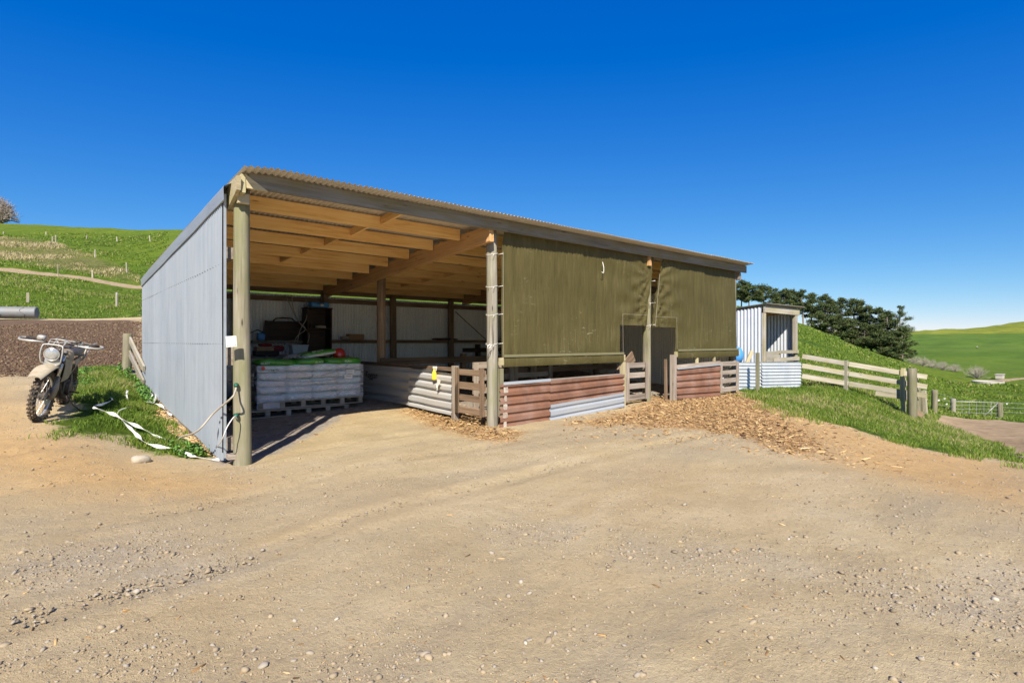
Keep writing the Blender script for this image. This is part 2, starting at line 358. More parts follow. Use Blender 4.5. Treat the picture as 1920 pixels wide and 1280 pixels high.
M['yellow'] = plain('yellow_plastic', (.78, .62, .04), .4)
M['blue'] = plain('blue_plastic', (.02, .09, .50), .4)
M['lblue'] = plain('light_blue_plastic', (.08, .30, .68), .4)
M['greenins'] = plain('green_insulator', (.03, .13, .08), .35)
M['card'] = plain('cardboard', (.36, .22, .12), .85)
M['tubw'] = plain('pale_tub', (.50, .58, .62), .5)
M['stone'] = plain('stone', (.40, .35, .27), .9, sc=20, bump=.5)
M['conc'] = plain('concrete', (.46, .44, .40), .9, sc=20, dirt=(.3, .26, .2))
M['wrap'] = plain('grey_stretch_wrap', (.16, .17, .19), .25, sc=5, dirt=(.30, .32, .35), amt=.6, bump=.6, coat=.5)
M['wrapl'] = plain('pale_stretch_wrap', (.42, .45, .52), .25, sc=4, dirt=(.62, .62, .68), amt=.6, bump=.6, coat=.5)
M['label'] = plain('paper_label', (.80, .82, .84), .6, var=.05)
M['ink'] = plain('black_ink', (.02, .02, .03), .6)
M['inkw'] = plain('white_ink', (.85, .9, .85), .5, var=.02)
M['orange'] = plain('orange_sticker', (.70, .06, .02), .5)
M['roller'] = plain('grey_steel_roller', (.19, .205, .22), .6, .1, sc=4, dirt=(.2, .15, .1), amt=.3)
M['wire'] = plain('fence_wire', (.42, .43, .42), .5, .5)
M['pvc'] = plain('pale_rag', (.46, .43, .37), .9, dirt=(.22, .12, .09), amt=.6, sc=14)
t = T('fertiliser_bag_plastic'); c = t.obj(); o = t.off()
n = t.noise(t.map(c, (1.2, 1.2, 5), o), 2.2, 5, .6, .6)
col = t.ramp(n, [(.30, (.50, .82, .72)), (.42, (.68, .84, .95)), (.52, (.92, .90, .97)), (.62, (.90, .72, .68)), (.72, (.68, .86, .95))])
z = t.N('ShaderNodeSeparateXYZ'); t.L(c, z.inputs[0])
ed = t.ramp(t.math('ADD', t.math('ABSOLUTE', z.outputs[2]), t.math('MULTIPLY', n, .03)), [(.055, 0.), (.075, 1.)])
col = t.mix(t.math('MULTIPLY', ed, .75), col, (.10, .30, .17))
M['bag'] = t.set(base=col, rough=.25, coat=.6, normal=t.bump(t.noise(t.map(c, (2, 2, 14), o), 4., 5, .6, .5), .5, .012))
t = T('green_bag_top'); c = t.obj(); n = t.noise(c, 7., 5, .6, .5)
M['gbag'] = t.set(base=t.ramp(n, [(.3, (.02, .17, .015)), (.6, (.06, .34, .03)), (.8, (.22, .55, .07))]), rough=.28, coat=.5, normal=t.bump(n, .5, .02))
M['mudguard'] = plain('cream_mudguard', (.46, .41, .30), .5, dirt=(.34, .24, .13), amt=.6, sc=6)
t = T('stretch_film'); c = t.obj(); n = t.noise(t.map(c, (1.5, 1.5, 9)), 2.5, 6, .65, 1.2)
tp = t.N('ShaderNodeBsdfTransparent'); ms = t.N('ShaderNodeMixShader'); t.L(t.ramp(n, [(.35, .15), (.65, .62)]), ms.inputs[0])
M['film'] = t.set(base=t.ramp(t.noise(c, 3., 4, .6), [(.35, (.66, .80, .90)), (.6, (.88, .88, .95)), (.75, (.80, .74, .76))]), rough=.22, coat=.7, normal=t.bump(n, .7, .02)); t.L(tp.outputs[0], ms.inputs[1]); t.L(t.b.outputs[0], ms.inputs[2]); t.L(ms.outputs[0], t.o.inputs[0])
t = T('green_windbreak_cloth'); c = t.obj()
st = t.noise(t.map(c, (30, 1, 1.6)), 1., 6, .65, .5); wv = t.noise(t.map(c, (3, 1, 160)), 1., 2, .5); fade = t.noise(c, 1.1, 4, .6)
col = t.ramp(t.math('ADD', t.math('MULTIPLY', st, .6), t.math('MULTIPLY', fade, .4)), [(.32, (.066, .055, .015)), (.52, (.104, .088, .029)), (.72, (.165, .145, .062))])
sc_ = t.ramp(t.noise(t.map(c, (2.2, 1, 9)), 2.6, 8, .75, .7), [(.60, 0.), (.645, 1.)])
msk = t.ramp(t.noise(c, .9, 2, .5), [(.5, 0.), (.6, 1.)])
col = t.mix(t.math('MULTIPLY', t.math('MULTIPLY', sc_, msk), .75), col, (.40, .38, .26))
col = t.mix(t.math('MULTIPLY', wv, .18), col, (.05, .046, .014))
M['cloth'] = t.set(base=col, rough=.62, spec=.35, normal=t.bump(t.noise(t.map(c, (9, 1, 2.2)), 1., 6, .65, .8), .6, .03))
trn = t.N('ShaderNodeBsdfTranslucent'); trn.inputs[0].default_value = (.42, .40, .22, 1); ms = t.N('ShaderNodeMixShader'); ms.inputs[0].default_value = .2
t.L(t.b.outputs[0], ms.inputs[1]); t.L(trn.outputs[0], ms.inputs[2]); t.L(ms.outputs[0], t.o.inputs[0])
M['cloth_band'] = plain('cloth_band', (.17, .158, .085), .7, var=.15)
# ------------------------------------------------------------------ ground zones (world polygons)
Z_GA = poly([(118,714),(150,692),(200,684),(238,688),(262,720),(284,745),(296,775),(322,806),(372,838),(400,855),(360,860),(318,852),(262,846),(238,816),(190,817),(135,812),(108,796),(140,775),(152,760),(122,742)])
Z_GR = np.vstack([poly([(1395,735),(1408,746),(1440,757),(1480,770),(1530,784),(1590,801),(1650,819),(1720,839),(1800,854),(1880,860),(1960,880),(2300,905)]), [tuple(P(2600, 640, 500)[:2]), tuple(P(1385, 640, 500)[:2]), (14.5, 7.7)]])
Z_YD = np.vstack([poly([(1742,792),(1760,779),(1790,781),(1875,787),(1935,793),(2300,800),(2300,905),(1930,866),(1886,842),(1850,828),(1800,812),(1765,801)])])
Z_BR = poly([(-500,712),(-50,704),(60,702),(120,703),(235,686),(262,694),(262,601),(120,600),(0,600),(-500,600)])
Z_CA = poly([(748,770),(790,762),(850,770),(912,783),(935,803),(990,810),(968,826),(900,824),(850,812),(790,790)])
Z_CB = poly([(1060,796),(1165,773),(1215,752),(1225,742),(1255,744),(1345,741),(1385,734),(1420,747),(1480,787),(1530,822),(1555,850),(1480,848),(1380,818),(1290,803),(1180,800)])
Z_SA = poly([(1430,760),(1530,785),(1650,820),(1800,856),(1900,870),(1930,900),(1930,950),(1700,905),(1550,862),(1470,805)])
Z_SB = poly([(-300,720),(0,705),(120,800),(300,862),(450,876),(520,905),(400,950),(0,940),(-400,900)])
Z_TR = np.array([tuple(P(a_, 640, 58.2)[:2]) for a_ in (-400, -200, 0, 110, 200, 300)]+[tuple(P(a_, 640, 59.9)[:2]) for a_ in (300, 200, 110, 0, -200, -400)])
Z_SC = poly([(-60,440),(0,447),(60,447),(100,457),(150,470),(200,487),(262,517),(262,533),(200,521),(130,507),(60,499),(0,487),(-60,482)])
Z_TR2 = poly([(1838,713),(1960,706),(1960,710),(1842,717)])
Z_FL_SHADE = np.array([(1.68,7.3),(2.4,7.45),(3.3,8.5),(4.35,9.7),(5.6,9.9),(5.7,7.6),(14,7.6),(14,13.9),(1.68,13.9)])  # floor zone drawn along the edge of the roof and post shadow
Z_PG = [poly(p) for p in ([(1750,1150),(1800,1110),(1860,1095),(1960,1085),(1960,1190),(1850,1165)], [(1180,1018),(1300,1020),(1440,1040),(1460,1062),(1300,1052),(1180,1040)], [(60,1025),(250,1015),(420,1030),(450,1065),(330,1110),(120,1105),(40,1070)], [(400,868),(430,862),(480,878),(440,886)], [(930,990),(1060,985),(1040,1020),(940,1010)], [(1620,1085),(1700,1080),(1690,1110),(1620,1105)])]
Z_DRY = poly([(286,742),(292,780),(320,812),(380,845),(410,860),(428,862),(428,852),(330,770)])
def smax(*a):
    r = a[0]
    for b in a[1:]: r = np.maximum(r, b)
    return r
def zones(x, y):
    fw = x*FX+y*FY; rt = x*FY-y*FX; th = np.arctan2(rt, fw)
    lim = math.atan((268-960)/F)
    far = np.where(th < lim, fw-33.6, np.where(th < math.atan((1380-960)/F), y-15.5, -6)); far = np.where(fw < -10, np.hypot(x, y)-60, far)
    far = np.where((th > 1.0) | (th < -1.4), np.hypot(x, y)-45, far)
    yd = sdist(Z_YD, x, y); gr = np.minimum(sdist(Z_GR, x, y), -yd)
    tr = np.maximum(sdist(Z_TR, x, y), sdist(Z_TR2, x, y))
    d = dict(grass=smax(sdist(Z_GA, x, y), gr, np.clip(far, -6, 6)), brown=sdist(Z_BR, x, y), chip=np.maximum(sdist(Z_CA, x, y), sdist(Z_CB, x, y)),
             sand=np.maximum(sdist(Z_SA, x, y), sdist(Z_SB, x, y)-.3), floor=sdist(Z_FL_SHADE, x, y), track=tr, scrub=sdist(Z_SC, x, y), pale=smax(*[sdist(p, x, y) for p in Z_PG]), yard=yd)
    return d
# ground sheet: polar grid, fine where the camera looks
ths = np.concatenate([np.linspace(-180, -50, 66)[:-1], np.linspace(-50, 50, 641), np.linspace(50, 180, 66)[1:-1]])
rr = np.concatenate([[.4, .8], np.exp(np.linspace(math.log(1.2), math.log(30), 330)), np.exp(np.linspace(math.log(30), math.log(800), 170))[1:]])
TT, RR = np.meshgrid(np.radians(ths), rr); X = RR*(np.cos(TT)*FX+np.sin(TT)*FY); Y = RR*(np.cos(TT)*FY-np.sin(TT)*FX)
x = X.ravel(); y = Y.ravel(); zh = H(x, y); zn = zones(x, y)
for off_ in (-.75, .75, 2.2, 3.6):
    c_ = y-(4.6+off_+.25*np.sin(x*.45)+.10*x); zh = zh-.018*np.exp(-(c_/.13)**2)*(np.hypot(x, y) < 14)*np.clip(.6+vn(x*.7, y*.7, 71), 0, 1)+.010*np.exp(-((np.abs(c_)-.22)/.08)**2)*(np.hypot(x, y) < 14)
ga = sdist(Z_GA, x, y); zh = zh+np.clip(ga, 0, .6)*.10
nr, ntn = X.shape; idx = np.arange(nr*ntn).reshape(nr, ntn); nx = np.roll(idx, -1, 1)
Fq = np.stack([idx[:-1], nx[:-1], nx[1:], idx[1:]], -1).reshape(-1, 4)[:, ::-1]
t = T('ground_cover')
pos = t.geo(); n1 = t.noise(pos, 1.1, 6, .65); n2 = t.noise(pos, 6., 6, .7); n3 = t.noise(pos, 34., 5, .75); n4 = t.noise(pos, 150., 3, .8); nb = t.noise(pos, .22, 5, .6, .4); nf = t.noise(pos, .05, 4, .6, .3)
edge = t.math('MULTIPLY_ADD', n2, 1.1, t.math('MULTIPLY_ADD', n1, 1.0, -1.05))
def mask(nm, w_=.12, amp=.6, sh=0.):
    d = t.math('ADD', t.math('MULTIPLY_ADD', edge, amp, sh), t.attr(nm)); x_ = t.N('ShaderNodeMapRange'); x_.interpolation_type = 'SMOOTHSTEP'
    t.L(d, x_.inputs[0]); x_.inputs[1].default_value = -w_; x_.inputs[2].default_value = w_; return x_.outputs[0]
dirt = t.ramp(n1, [(.25, (.42, .325, .185)), (.5, (.525, .42, .25)), (.75, (.60, .495, .32))])
dirt = t.mix(t.math('MULTIPLY', t.ramp(nb, [(.42, 0.), (.62, 1.)]), .6), dirt, (.49, .355, .19))
ng = t.noise(t.map(pos, (.35, 1., 1.)), .55, 6, .65, .8)
dirt = t.mix(t.math('MULTIPLY', t.ramp(ng, [(.46, 0.), (.60, 1.)]), .65), dirt, (.37, .305, .21))
dirt = t.mix(t.math('MULTIPLY', t.ramp(ng, [(.34, 1.), (.44, 0.)]), .5), dirt, (.61, .51, .345))
dirt = t.mix(t.ramp(n3, [(.32, .55), (.5, 0.)]), dirt, (.32, .24, .15))  # crevice shade painted in: low spots of the fine bump darkened
dirt = t.mix(t.ramp(n4, [(.60, 0.), (.72, .5)]), dirt, (.52, .44, .33))
sand = t.ramp(n2, [(.3, (.46, .285, .12)), (.6, (.57, .37, .165)), (.8, (.59, .41, .20))])
col = t.mix(t.math('MULTIPLY', mask('sand', .7, .9), .85), dirt, sand)
col = t.mix(t.math('MULTIPLY', mask('pale', .35, .9), .5), col, t.ramp(t.vor(pos, 38., 'Color'), [(.2, (.36, .30, .22)), (.6, (.45, .385, .29)), (.9, (.56, .50, .40))]))
br = t.ramp(t.noise(t.map(pos, (1, 1, 1)), 5., 8, .8, .2), [(.32, (.085, .054, .034)), (.5, (.145, .095, .060)), (.62, (.195, .13, .084)), (.75, (.28, .20, .13))])
col = t.mix(mask('brown', .35, 1.2), col, br)
col = t.mix(mask('yard', .5, .9), col, t.ramp(t.math('MULTIPLY_ADD', t.noise(t.map(pos, (.35, 1.2, 1)), 1.1, 6, .7, .5), .7, t.math('MULTIPLY', n2, .3)), [(.35, (.22, .155, .09)), (.5, (.34, .245, .145)), (.65, (.44, .335, .21))]))
flr_shade = t.ramp(t.noise(pos, 9., 7, .75), [(.3, (.20, .175, .15)), (.5, (.33, .295, .26)), (.68, (.43, .39, .34)), (.8, (.55, .51, .45))])  # greyish floor, with the shed's shade painted in as a darker tone
col = t.mix(mask('floor', .12, .35), col, flr_shade)
chp = t.ramp(t.vor(t.map(pos, (30, 55, 30)), 1., 'Color'), [(.1, (.13, .07, .03)), (.35, (.34, .19, .08)), (.65, (.50, .31, .14)), (.95, (.62, .44, .24))])
col = t.mix(t.math('MULTIPLY', mask('chip', .3, .9), .9), col, chp)
gn = t.noise(pos, 2.6, 7, .72, .3)
gl = t.ramp(t.math('ADD', t.math('MULTIPLY', gn, .55), t.math('MULTIPLY', nb, .45)), [(.30, (.045, .090, .008)), (.44, (.085, .150, .012)), (.56, (.130, .195, .018)), (.70, (.20, .225, .035))])
gl = t.mix(t.math('MULTIPLY', t.ramp(nf, [(.46, 0.), (.60, 1.)]), .55), gl, (.17, .215, .022))
gl = t.mix(t.math('MULTIPLY', t.ramp(t.noise(t.map(pos, (1.3, 1.3, 4)), .55, 7, .75, .8), [(.58, 0.), (.70, 1.)]), .5), gl, (.17, .165, .07))
gl = t.mix(t.ramp(t.noise(pos, .7, 8, .78, .6), [(.40, .55), (.52, 0.)]), gl, (.035, .085, .008))
x_ = t.N('ShaderNodeMapRange'); t.L(t.attr('dist'), x_.inputs[0]); x_.inputs[1].default_value = 120; x_.inputs[2].default_value = 260
fld = t.ramp(t.math('MULTIPLY_ADD', t.noise(t.map(pos, (.02, .02, .35)), 1., 6, .65, .5), .8, t.math('MULTIPLY', gn, .2)), [(.35, (.075, .145, .020)), (.5, (.105, .175, .026)), (.65, (.125, .19, .032))])
zz = t.N('ShaderNodeSeparateXYZ'); t.L(pos, zz.inputs[0])
fld = t.mix(t.ramp(t.math('MULTIPLY', zz.outputs[2], .1), [(.49, 0.), (.53, 1.)]), fld, (.24, .26, .035))
fld = t.mix(t.ramp(t.noise(t.map(pos, (.05, .05, .5)), 1.6, 8, .75, .8), [(.42, .45), (.55, 0.)]), fld, (.05, .105, .015))
gl = t.mix(x_.outputs[0], gl, fld)
col = t.mix(mask('grass', .10, .5), col, gl)
scr = t.ramp(t.noise(pos, 1.3, 7, .75, .6), [(.32, (.07, .085, .02)), (.45, (.14, .14, .045)), (.6, (.25, .215, .10)), (.75, (.34, .285, .16))])
col = t.mix(t.math('MULTIPLY', mask('scrub', 1.5, 6., -.8), t.ramp(t.noise(pos, .45, 7, .75, .8), [(.40, .25), (.56, .95)])), col, scr)
col = t.mix(mask('track', .15, .5), col, t.ramp(n1, [(.3, (.40, .30, .18)), (.7, (.50, .39, .25))]))
hgt = t.math('ADD', t.math('MULTIPLY', n3, .5), t.math('MULTIPLY', n4, .35)); hgt = t.math('MULTIPLY_ADD', n2, .8, hgt)
bump = t.bump(hgt, .85, .045)
gb = t.bump(t.noise(pos, 3., 8, .78), 1., .35); mx = t.N('ShaderNodeMix', data_type='VECTOR'); t.L(mask('grass', .1, .5), mx.inputs[0]); t.L(bump, mx.inputs[4]); t.L(gb, mx.inputs[5])
M['ground'] = t.set(base=col, rough=.95, spec=.12, normal=mx.outputs[1])
gobj = bigmesh('ground', np.stack([x, y, zh], 1), Fq, M['ground'], smooth=True, kind='structure')
for k, v in list(zn.items())+[('dist', np.hypot(x, y))]:
    a = gobj.data.attributes.new(k, 'FLOAT', 'POINT'); a.data.foreach_set('value', v.astype(np.float32))
# ------------------------------------------------------------------ scatter: gravel, chips, grass
def rotz(n): a = rng.uniform(0, 2*np.pi, n); return np.cos(a), np.sin(a)
ICO_V = np.array([(0,-.53,.85),(0,.53,.85),(0,-.53,-.85),(0,.53,-.85),(.85,0,.53),(-.85,0,.53),(.85,0,-.53),(-.85,0,-.53),(.53,.85,0),(-.53,.85,0),(.53,-.85,0),(-.53,-.85,0)])
ICO_F = np.array([(0,4,1),(0,1,5),(0,5,11),(0,11,10),(0,10,4),(4,8,1),(1,8,9),(1,9,5),(5,9,7),(5,7,11),(11,7,2),(11,2,10),(10,2,6),(10,6,4),(4,6,8),(8,6,3),(8,3,9),(9,3,7),(3,2,7),(3,6,2)])
OCT_V = np.array([(1,0,0),(-1,0,0),(0,1,0),(0,-1,0),(0,0,1),(0,0,-1.)]); OCT_F = np.array([(0,2,4),(2,1,4),(1,3,4),(3,0,4),(2,0,5),(1,2,5),(3,1,5),(0,3,5)])
BOX_V = np.array([(-1,-1,-1),(1,-1,-1),(1,1,-1),(-1,1,-1),(-.8,-.7,1),(.9,-.6,1),(.7,.8,1),(-.9,.7,1)]); BOX_F = np.array([(3,2,1,0),(4,5,6,7),(0,1,5,4),(1,2,6,5),(2,3,7,6),(3,0,4,7)])
def scatter(name, x, y, sz, BV, BF, mat, asp=(1, .75, .5), sink=.3, jit=.25, tilt=.25, tone=None, zoff=0.):
    n = len(x); k = len(BV); V = np.repeat(BV[None], n, 0)*(1+rng.uniform(-jit, jit, (n, k, 3)))
    V = V*np.array(asp)*(1+rng.uniform(-.3, .3, (n, 1, 3)))*sz[:, None, None]
    tx = rng.normal(0, tilt, n)[:, None]; V[:, :, 2] = V[:, :, 2]+V[:, :, 0]*tx
    c, s = rotz(n); X_ = V[:, :, 0]*c[:, None]-V[:, :, 1]*s[:, None]; Y_ = V[:, :, 0]*s[:, None]+V[:, :, 1]*c[:, None]
    Zg = H(x, y)+zoff; V = np.stack([X_+x[:, None], Y_+y[:, None], V[:, :, 2]+(Zg+sz*asp[2]*(1-2*sink))[:, None]], -1).reshape(-1, 3)
    Fq = (BF[None]+(np.arange(n)*k)[:, None, None]).reshape(-1, BF.shape[1])
    tone = rng.uniform(0, 1, n) if tone is None else tone
    return bigmesh(name, V, Fq, mat, np.repeat(tone, k))
def polar(n, r0, r1, a0=-46, a1=46):
    r = np.exp(rng.uniform(math.log(r0), math.log(r1), n)); a = np.radians(rng.uniform(a0, a1, n))
    return r*(np.cos(a)*FX+np.sin(a)*FY), r*(np.cos(a)*FY-np.sin(a)*FX)
t = T('gravel_stone'); tn = t.attr('tone')
M['gravel'] = t.set(base=t.ramp(tn, [(0., (.20, .165, .12)), (.3, (.30, .24, .165)), (.6, (.37, .295, .195)), (.85, (.30, .265, .215)), (.985, (.34, .30, .24)), (1., (.48, .44, .36))]), rough=.9, spec=.2)
t = T('wood_chip'); tn = t.attr('tone')
M['chip'] = t.set(base=t.ramp(tn, [(0., (.07, .04, .025)), (.22, (.20, .115, .055)), (.5, (.40, .25, .11)), (.8, (.52, .35, .165)), (1., (.62, .47, .27))]), rough=.85, spec=.2)
def outside(x, y):
    zn = zones(x, y); shed = (x > 1.6) & (x < 14.4) & (y > 7.0) & (y < 14.2); return zn, shed
xa, ya = polar(60000, 1.7, 15); zn, sh = outside(xa, ya)
dens = .22+.8*(vn(xa*.8, ya*.8, 21)+vn(xa*2.5, ya*2.5, 22)+.1 > .22)+.9*(zn['pale'] > -.15)
k = (rng.uniform(0, 1, len(xa)) < dens*.75) & (zn['grass'] < .1) & ~sh & (zn['chip'] < 0)
xa, ya = xa[k], ya[k]; zp = zn['pale'][k]; sz = np.clip(rng.lognormal(math.log(.0058), .5, len(xa)), .003, .022)*(1+.35*(zp > -.1))
scatter('gravel', xa, ya, sz, OCT_V, OCT_F, M['gravel'], (1, .8, .55), .35)
xa, ya = polar(5200, 1.8, 14); zn, sh = outside(xa, ya)
k = (zn['grass'] < .1) & ~sh & ((rng.uniform(0, 1, len(xa)) < .45+.5*(vn(xa*.8, ya*.8, 21) > .1)) | (zn['pale'] > -.1)); xa, ya = xa[k], ya[k]
scatter('loose_stones', xa, ya, np.clip(rng.lognormal(math.log(.010), .4, len(xa)), .006, .026), ICO_V, ICO_F, M['gravel'], (1, .75, .5), .25)
# wood chips: heaped by the posts, thinning out over the yard
def inpoly(pg, n):
    lo, hi = pg.min(0), pg.max(0); a = rng.uniform(lo, hi, (n, 2)); return a[sdist(pg, a[:, 0], a[:, 1]) > 0]
a1 = inpoly(Z_CA, 7000); a2 = inpoly(Z_CB, 34000); a3 = np.stack(polar(9000, 2, 15), 1); a4 = np.stack(polar(9000, 8, 18, 5, 36), 1)
q = np.vstack([a1, a2, a3, a4]); src = np.r_[np.zeros(len(a1)), np.zeros(len(a2)), np.ones(len(a3)), np.full(len(a4), 2)]
zn, sh = outside(q[:, 0], q[:, 1]); dch = zn['chip']; u = rng.uniform(0, 1, len(q))
k = (zn['grass'] < .15) & ((src == 0) | ((src == 1) & (u < .09)) | ((src == 2) & (u < np.exp(dch*1.1))))
k &= ~((q[:, 1] > 7.2) & (q[:, 0] < 4) & (q[:, 0] > 1.6)) & (q[:, 1] < 10.5)
k &= (src != 0) | (rng.uniform(0, 1, len(q)) < np.clip(dch/.6, .35, 1))
q = q[k]; sr = src[k]; pile = np.clip(sdist(Z_CA, q[:, 0], q[:, 1], .3), 0, .3)*.12+np.clip(sdist(Z_CB, q[:, 0], q[:, 1], .3), 0, .3)*.1
scatter('wood_chips', q[:, 0], q[:, 1], np.clip(rng.lognormal(math.log(.0145), .6, len(q)), .005, .065)*np.where(sr == 1, .55, 1), BOX_V, BOX_F, M['chip'], (1, .22, .11), .0, .2, .22, zoff=rng.uniform(0, 1, len(q))*pile)
# straw and bark litter inside the shed and on the brown field
q = rng.uniform((1.8, 7.6), (14, 13.6), (2600, 2)); zn, sh = outside(q[:, 0], q[:, 1]); q = q[zn['floor'] > -.1]
scatter('straw_litter', q[:, 0], q[:, 1], rng.uniform(.012, .05, len(q)), BOX_V, BOX_F, M['chip'], (1, .12, .08), .0, .2, .1)
xa, ya = polar(26000, 9, 36, -47, -33); zn, sh = outside(xa, ya); k = (zn['brown'] > -.3) & ~sh; xa, ya = xa[k], ya[k]
t = T('bark_clod'); tn = t.attr('tone')
M['clod'] = t.set(base=t.ramp(tn, [(0., (.08, .052, .034)), (.6, (.145, .096, .062)), (.93, (.20, .14, .092)), (1., (.34, .27, .19))]), rough=.95, spec=.1)
scatter('bark_mulch', xa, ya, rng.uniform(.005, .019, len(xa))*(1+np.hypot(xa, ya)/25), BOX_V, BOX_F, M['clod'], (1, .4, .35), .1, .3, .3)
# grass blades
t = T('grass_blade'); tn = t.attr('tone')
gcol = t.ramp(tn, [(0., (.050, .100, .010)), (.3, (.105, .185, .018)), (.62, (.165, .25, .028)), (.84, (.25, .31, .05)), (.93, (.36, .33, .13)), (1., (.48, .40, .22))])
tr_ = t.N('ShaderNodeBsdfTranslucent'); t.L(gcol, tr_.inputs[0]); ms = t.N('ShaderNodeMixShader'); ms.inputs[0].default_value = .3
M['blade'] = t.set(base=gcol, rough=.6, spec=.3); t.L(t.b.outputs[0], ms.inputs[1]); t.L(tr_.outputs[0], ms.inputs[2]); t.L(ms.outputs[0], t.o.inputs[0])
def blades(name, x, y, h, wd, mat, lean=.5, tone=None, zo=0.):
    n = len(x); c, s = rotz(n); c2, s2 = rotz(n); z = H(x, y)+zo-.01; ln = rng.uniform(.1, 1, n)*lean*h
    px, py = c*wd/2, s*wd/2; V = np.empty((n, 4, 3))
    V[:, 0] = np.stack([x-px, y-py, z], 1); V[:, 1] = np.stack([x+px, y+py, z], 1)
    m = np.stack([x+c2*ln*.35, y+s2*ln*.35, z+h*.6], 1); V[:, 2] = m+np.stack([px, py, 0*px], 1)*.8; V[:, 3] = np.stack([x+c2*ln, y+s2*ln, z+h*rng.uniform(.8, 1, n)], 1)
    V2 = m-np.stack([px, py, 0*px], 1)*.8; W = np.concatenate([V, V2[:, None]], 1)     # 0 1 2 tip 4
    b = (np.arange(n)*5)[:, None]; Fq = np.concatenate([b+np.array([0, 1, 2]), b+np.array([0, 2, 4]), b+np.array([4, 2, 3])])
    tone = rng.uniform(0, 1, n)**1.1 if tone is None else tone
    return bigmesh(name, W.reshape(-1, 3), Fq, mat, np.repeat(tone, 5))
def clumpy(x, y, s): return vn(x*2.2, y*2.2, s)+vn(x*.7, y*.7, s+1)+vn(x*6, y*6, s+2)*.5
lo, hi = Z_GA.min(0)-.5, Z_GA.max(0)+.5; q = rng.uniform(lo, hi, (105000, 2)); d = sdist(Z_GA, q[:, 0], q[:, 1]); cl = clumpy(q[:, 0], q[:, 1], 31)
k = (d+cl*.7 > rng.uniform(-.15, .35, len(q))) & ~((q[:, 0] > 1.66) & (q[:, 1] > 7)); q = q[k]; d = d[k]; cl = cl[k]
hh = (.06+.16*np.clip(cl+.35, 0, 1)*np.clip(d/.9, .15, 1)+.03*np.clip(d, 0, 1))*rng.uniform(.6, 1.3, len(q))
blades('grass', q[:, 0], q[:, 1], hh, rng.uniform(.006, .013, len(q)), M['blade'], .9, np.clip(.45+cl*.5+rng.normal(0, .22, len(q)), 0, 1), np.clip(d, 0, .6)*.10)
xa, ya = polar(230000, 9.5, 33, 14, 46); zn, sh = outside(xa, ya); cl = clumpy(xa, ya, 41); g = zn['grass']
k = (g+cl*.9 > rng.uniform(-.25, .7, len(xa))) & (cl > rng.uniform(-.95, -.2, len(xa))) & ~sh & (zn['yard'] < .1); xa, ya, cl, g = xa[k], ya[k], cl[k], g[k]; r = np.hypot(xa, ya)
blades('grass', xa, ya, (.04+.10*np.clip(cl+.3, 0, 1))*rng.uniform(.6, 1.3, len(xa))*np.clip(r/14, 1, 1.5), .009*r/14+.002, M['blade'], .8, np.clip(.5+cl*.45+rng.normal(0, .22, len(xa)), 0, 1))
xa, ya = polar(110000, 33, 75, -47, -32); zn, sh = outside(xa, ya); cl = clumpy(xa/3, ya/3, 51)
k = (zn['grass'] > 0) & (zn['track'] < -1.3) & (cl > rng.uniform(-.5, .4, len(xa))); xa, ya, cl = xa[k], ya[k], cl[k]
blades('grass', xa, ya, (.08+.2*np.clip(cl+.3, 0, 1))*rng.uniform(.6, 1.2, len(xa)), np.full(len(xa), .05), M['blade'], .9, np.clip(.55+cl*.35+rng.normal(0, .2, len(xa)), 0, .96))
xa, ya = polar(130000, 32, 110, 13, 46); zn, sh = outside(xa, ya); cl = clumpy(xa/3, ya/3, 55)
k = (zn['grass'] > 0) & (zn['track'] < -.2) & (zn['yard'] < -.2) & (cl > rng.uniform(-.5, .4, len(xa))); xa, ya, cl = xa[k], ya[k], cl[k]; r = np.hypot(xa, ya)
blades('grass', xa, ya, (.06+.16*np.clip(cl+.3, 0, 1))*rng.uniform(.6, 1.2, len(xa))*np.clip(r/50, 1, 1.6), .0013*r, M['blade'], .9, np.clip(.45+cl*.35+rng.normal(0, .2, len(xa)), 0, .96))
xa, ya = polar(70000, 72, 135, -47, -32); zn, sh = outside(xa, ya); cl = clumpy(xa/5, ya/5, 57)
k = (zn['grass'] > 0) & (zn['scrub'] < 0) & (zn['track'] < -.8) & (cl > rng.uniform(-.4, .4, len(xa))); xa, ya, cl = xa[k], ya[k], cl[k]; r = np.hypot(xa, ya)
blades('grass', xa, ya, (.10+.2*np.clip(cl+.3, 0, 1))*rng.uniform(.6, 1.2, len(xa)), .0013*r, M['blade'], .9, np.clip(.5+cl*.35+rng.normal(0, .2, len(xa)), 0, .96))
t = T('dry_stalk'); tn = t.attr('tone')
M['dry'] = t.set(base=t.ramp(tn, [(0., (.08, .12, .02)), (.3, (.17, .17, .05)), (.6, (.38, .31, .16)), (1., (.58, .50, .34))]), rough=.9, spec=.1)
q = inpoly(Z_SC, 60000); cl = clumpy(q[:, 0]/4, q[:, 1]/4, 61); k = cl > rng.uniform(-.6, .6, len(q)); q = q[k]; cl = cl[k]
blades('dry_scrub_grass', q[:, 0], q[:, 1], (.12+.4*np.clip(cl+.2, 0, 1))*rng.uniform(.5, 1.2, len(q)), np.full(len(q), .05), M['dry'], .9, np.clip(.42+cl*.4+rng.normal(0, .22, len(q)), 0, .85))
q = inpoly(Z_DRY, 700); scatter('bark_scraps', q[:, 0], q[:, 1], rng.uniform(.015, .05, len(q)), BOX_V, BOX_F, M['chip'], (1, .35, .15), .0, .2, .2, tone=rng.uniform(.4, 1, len(q)))
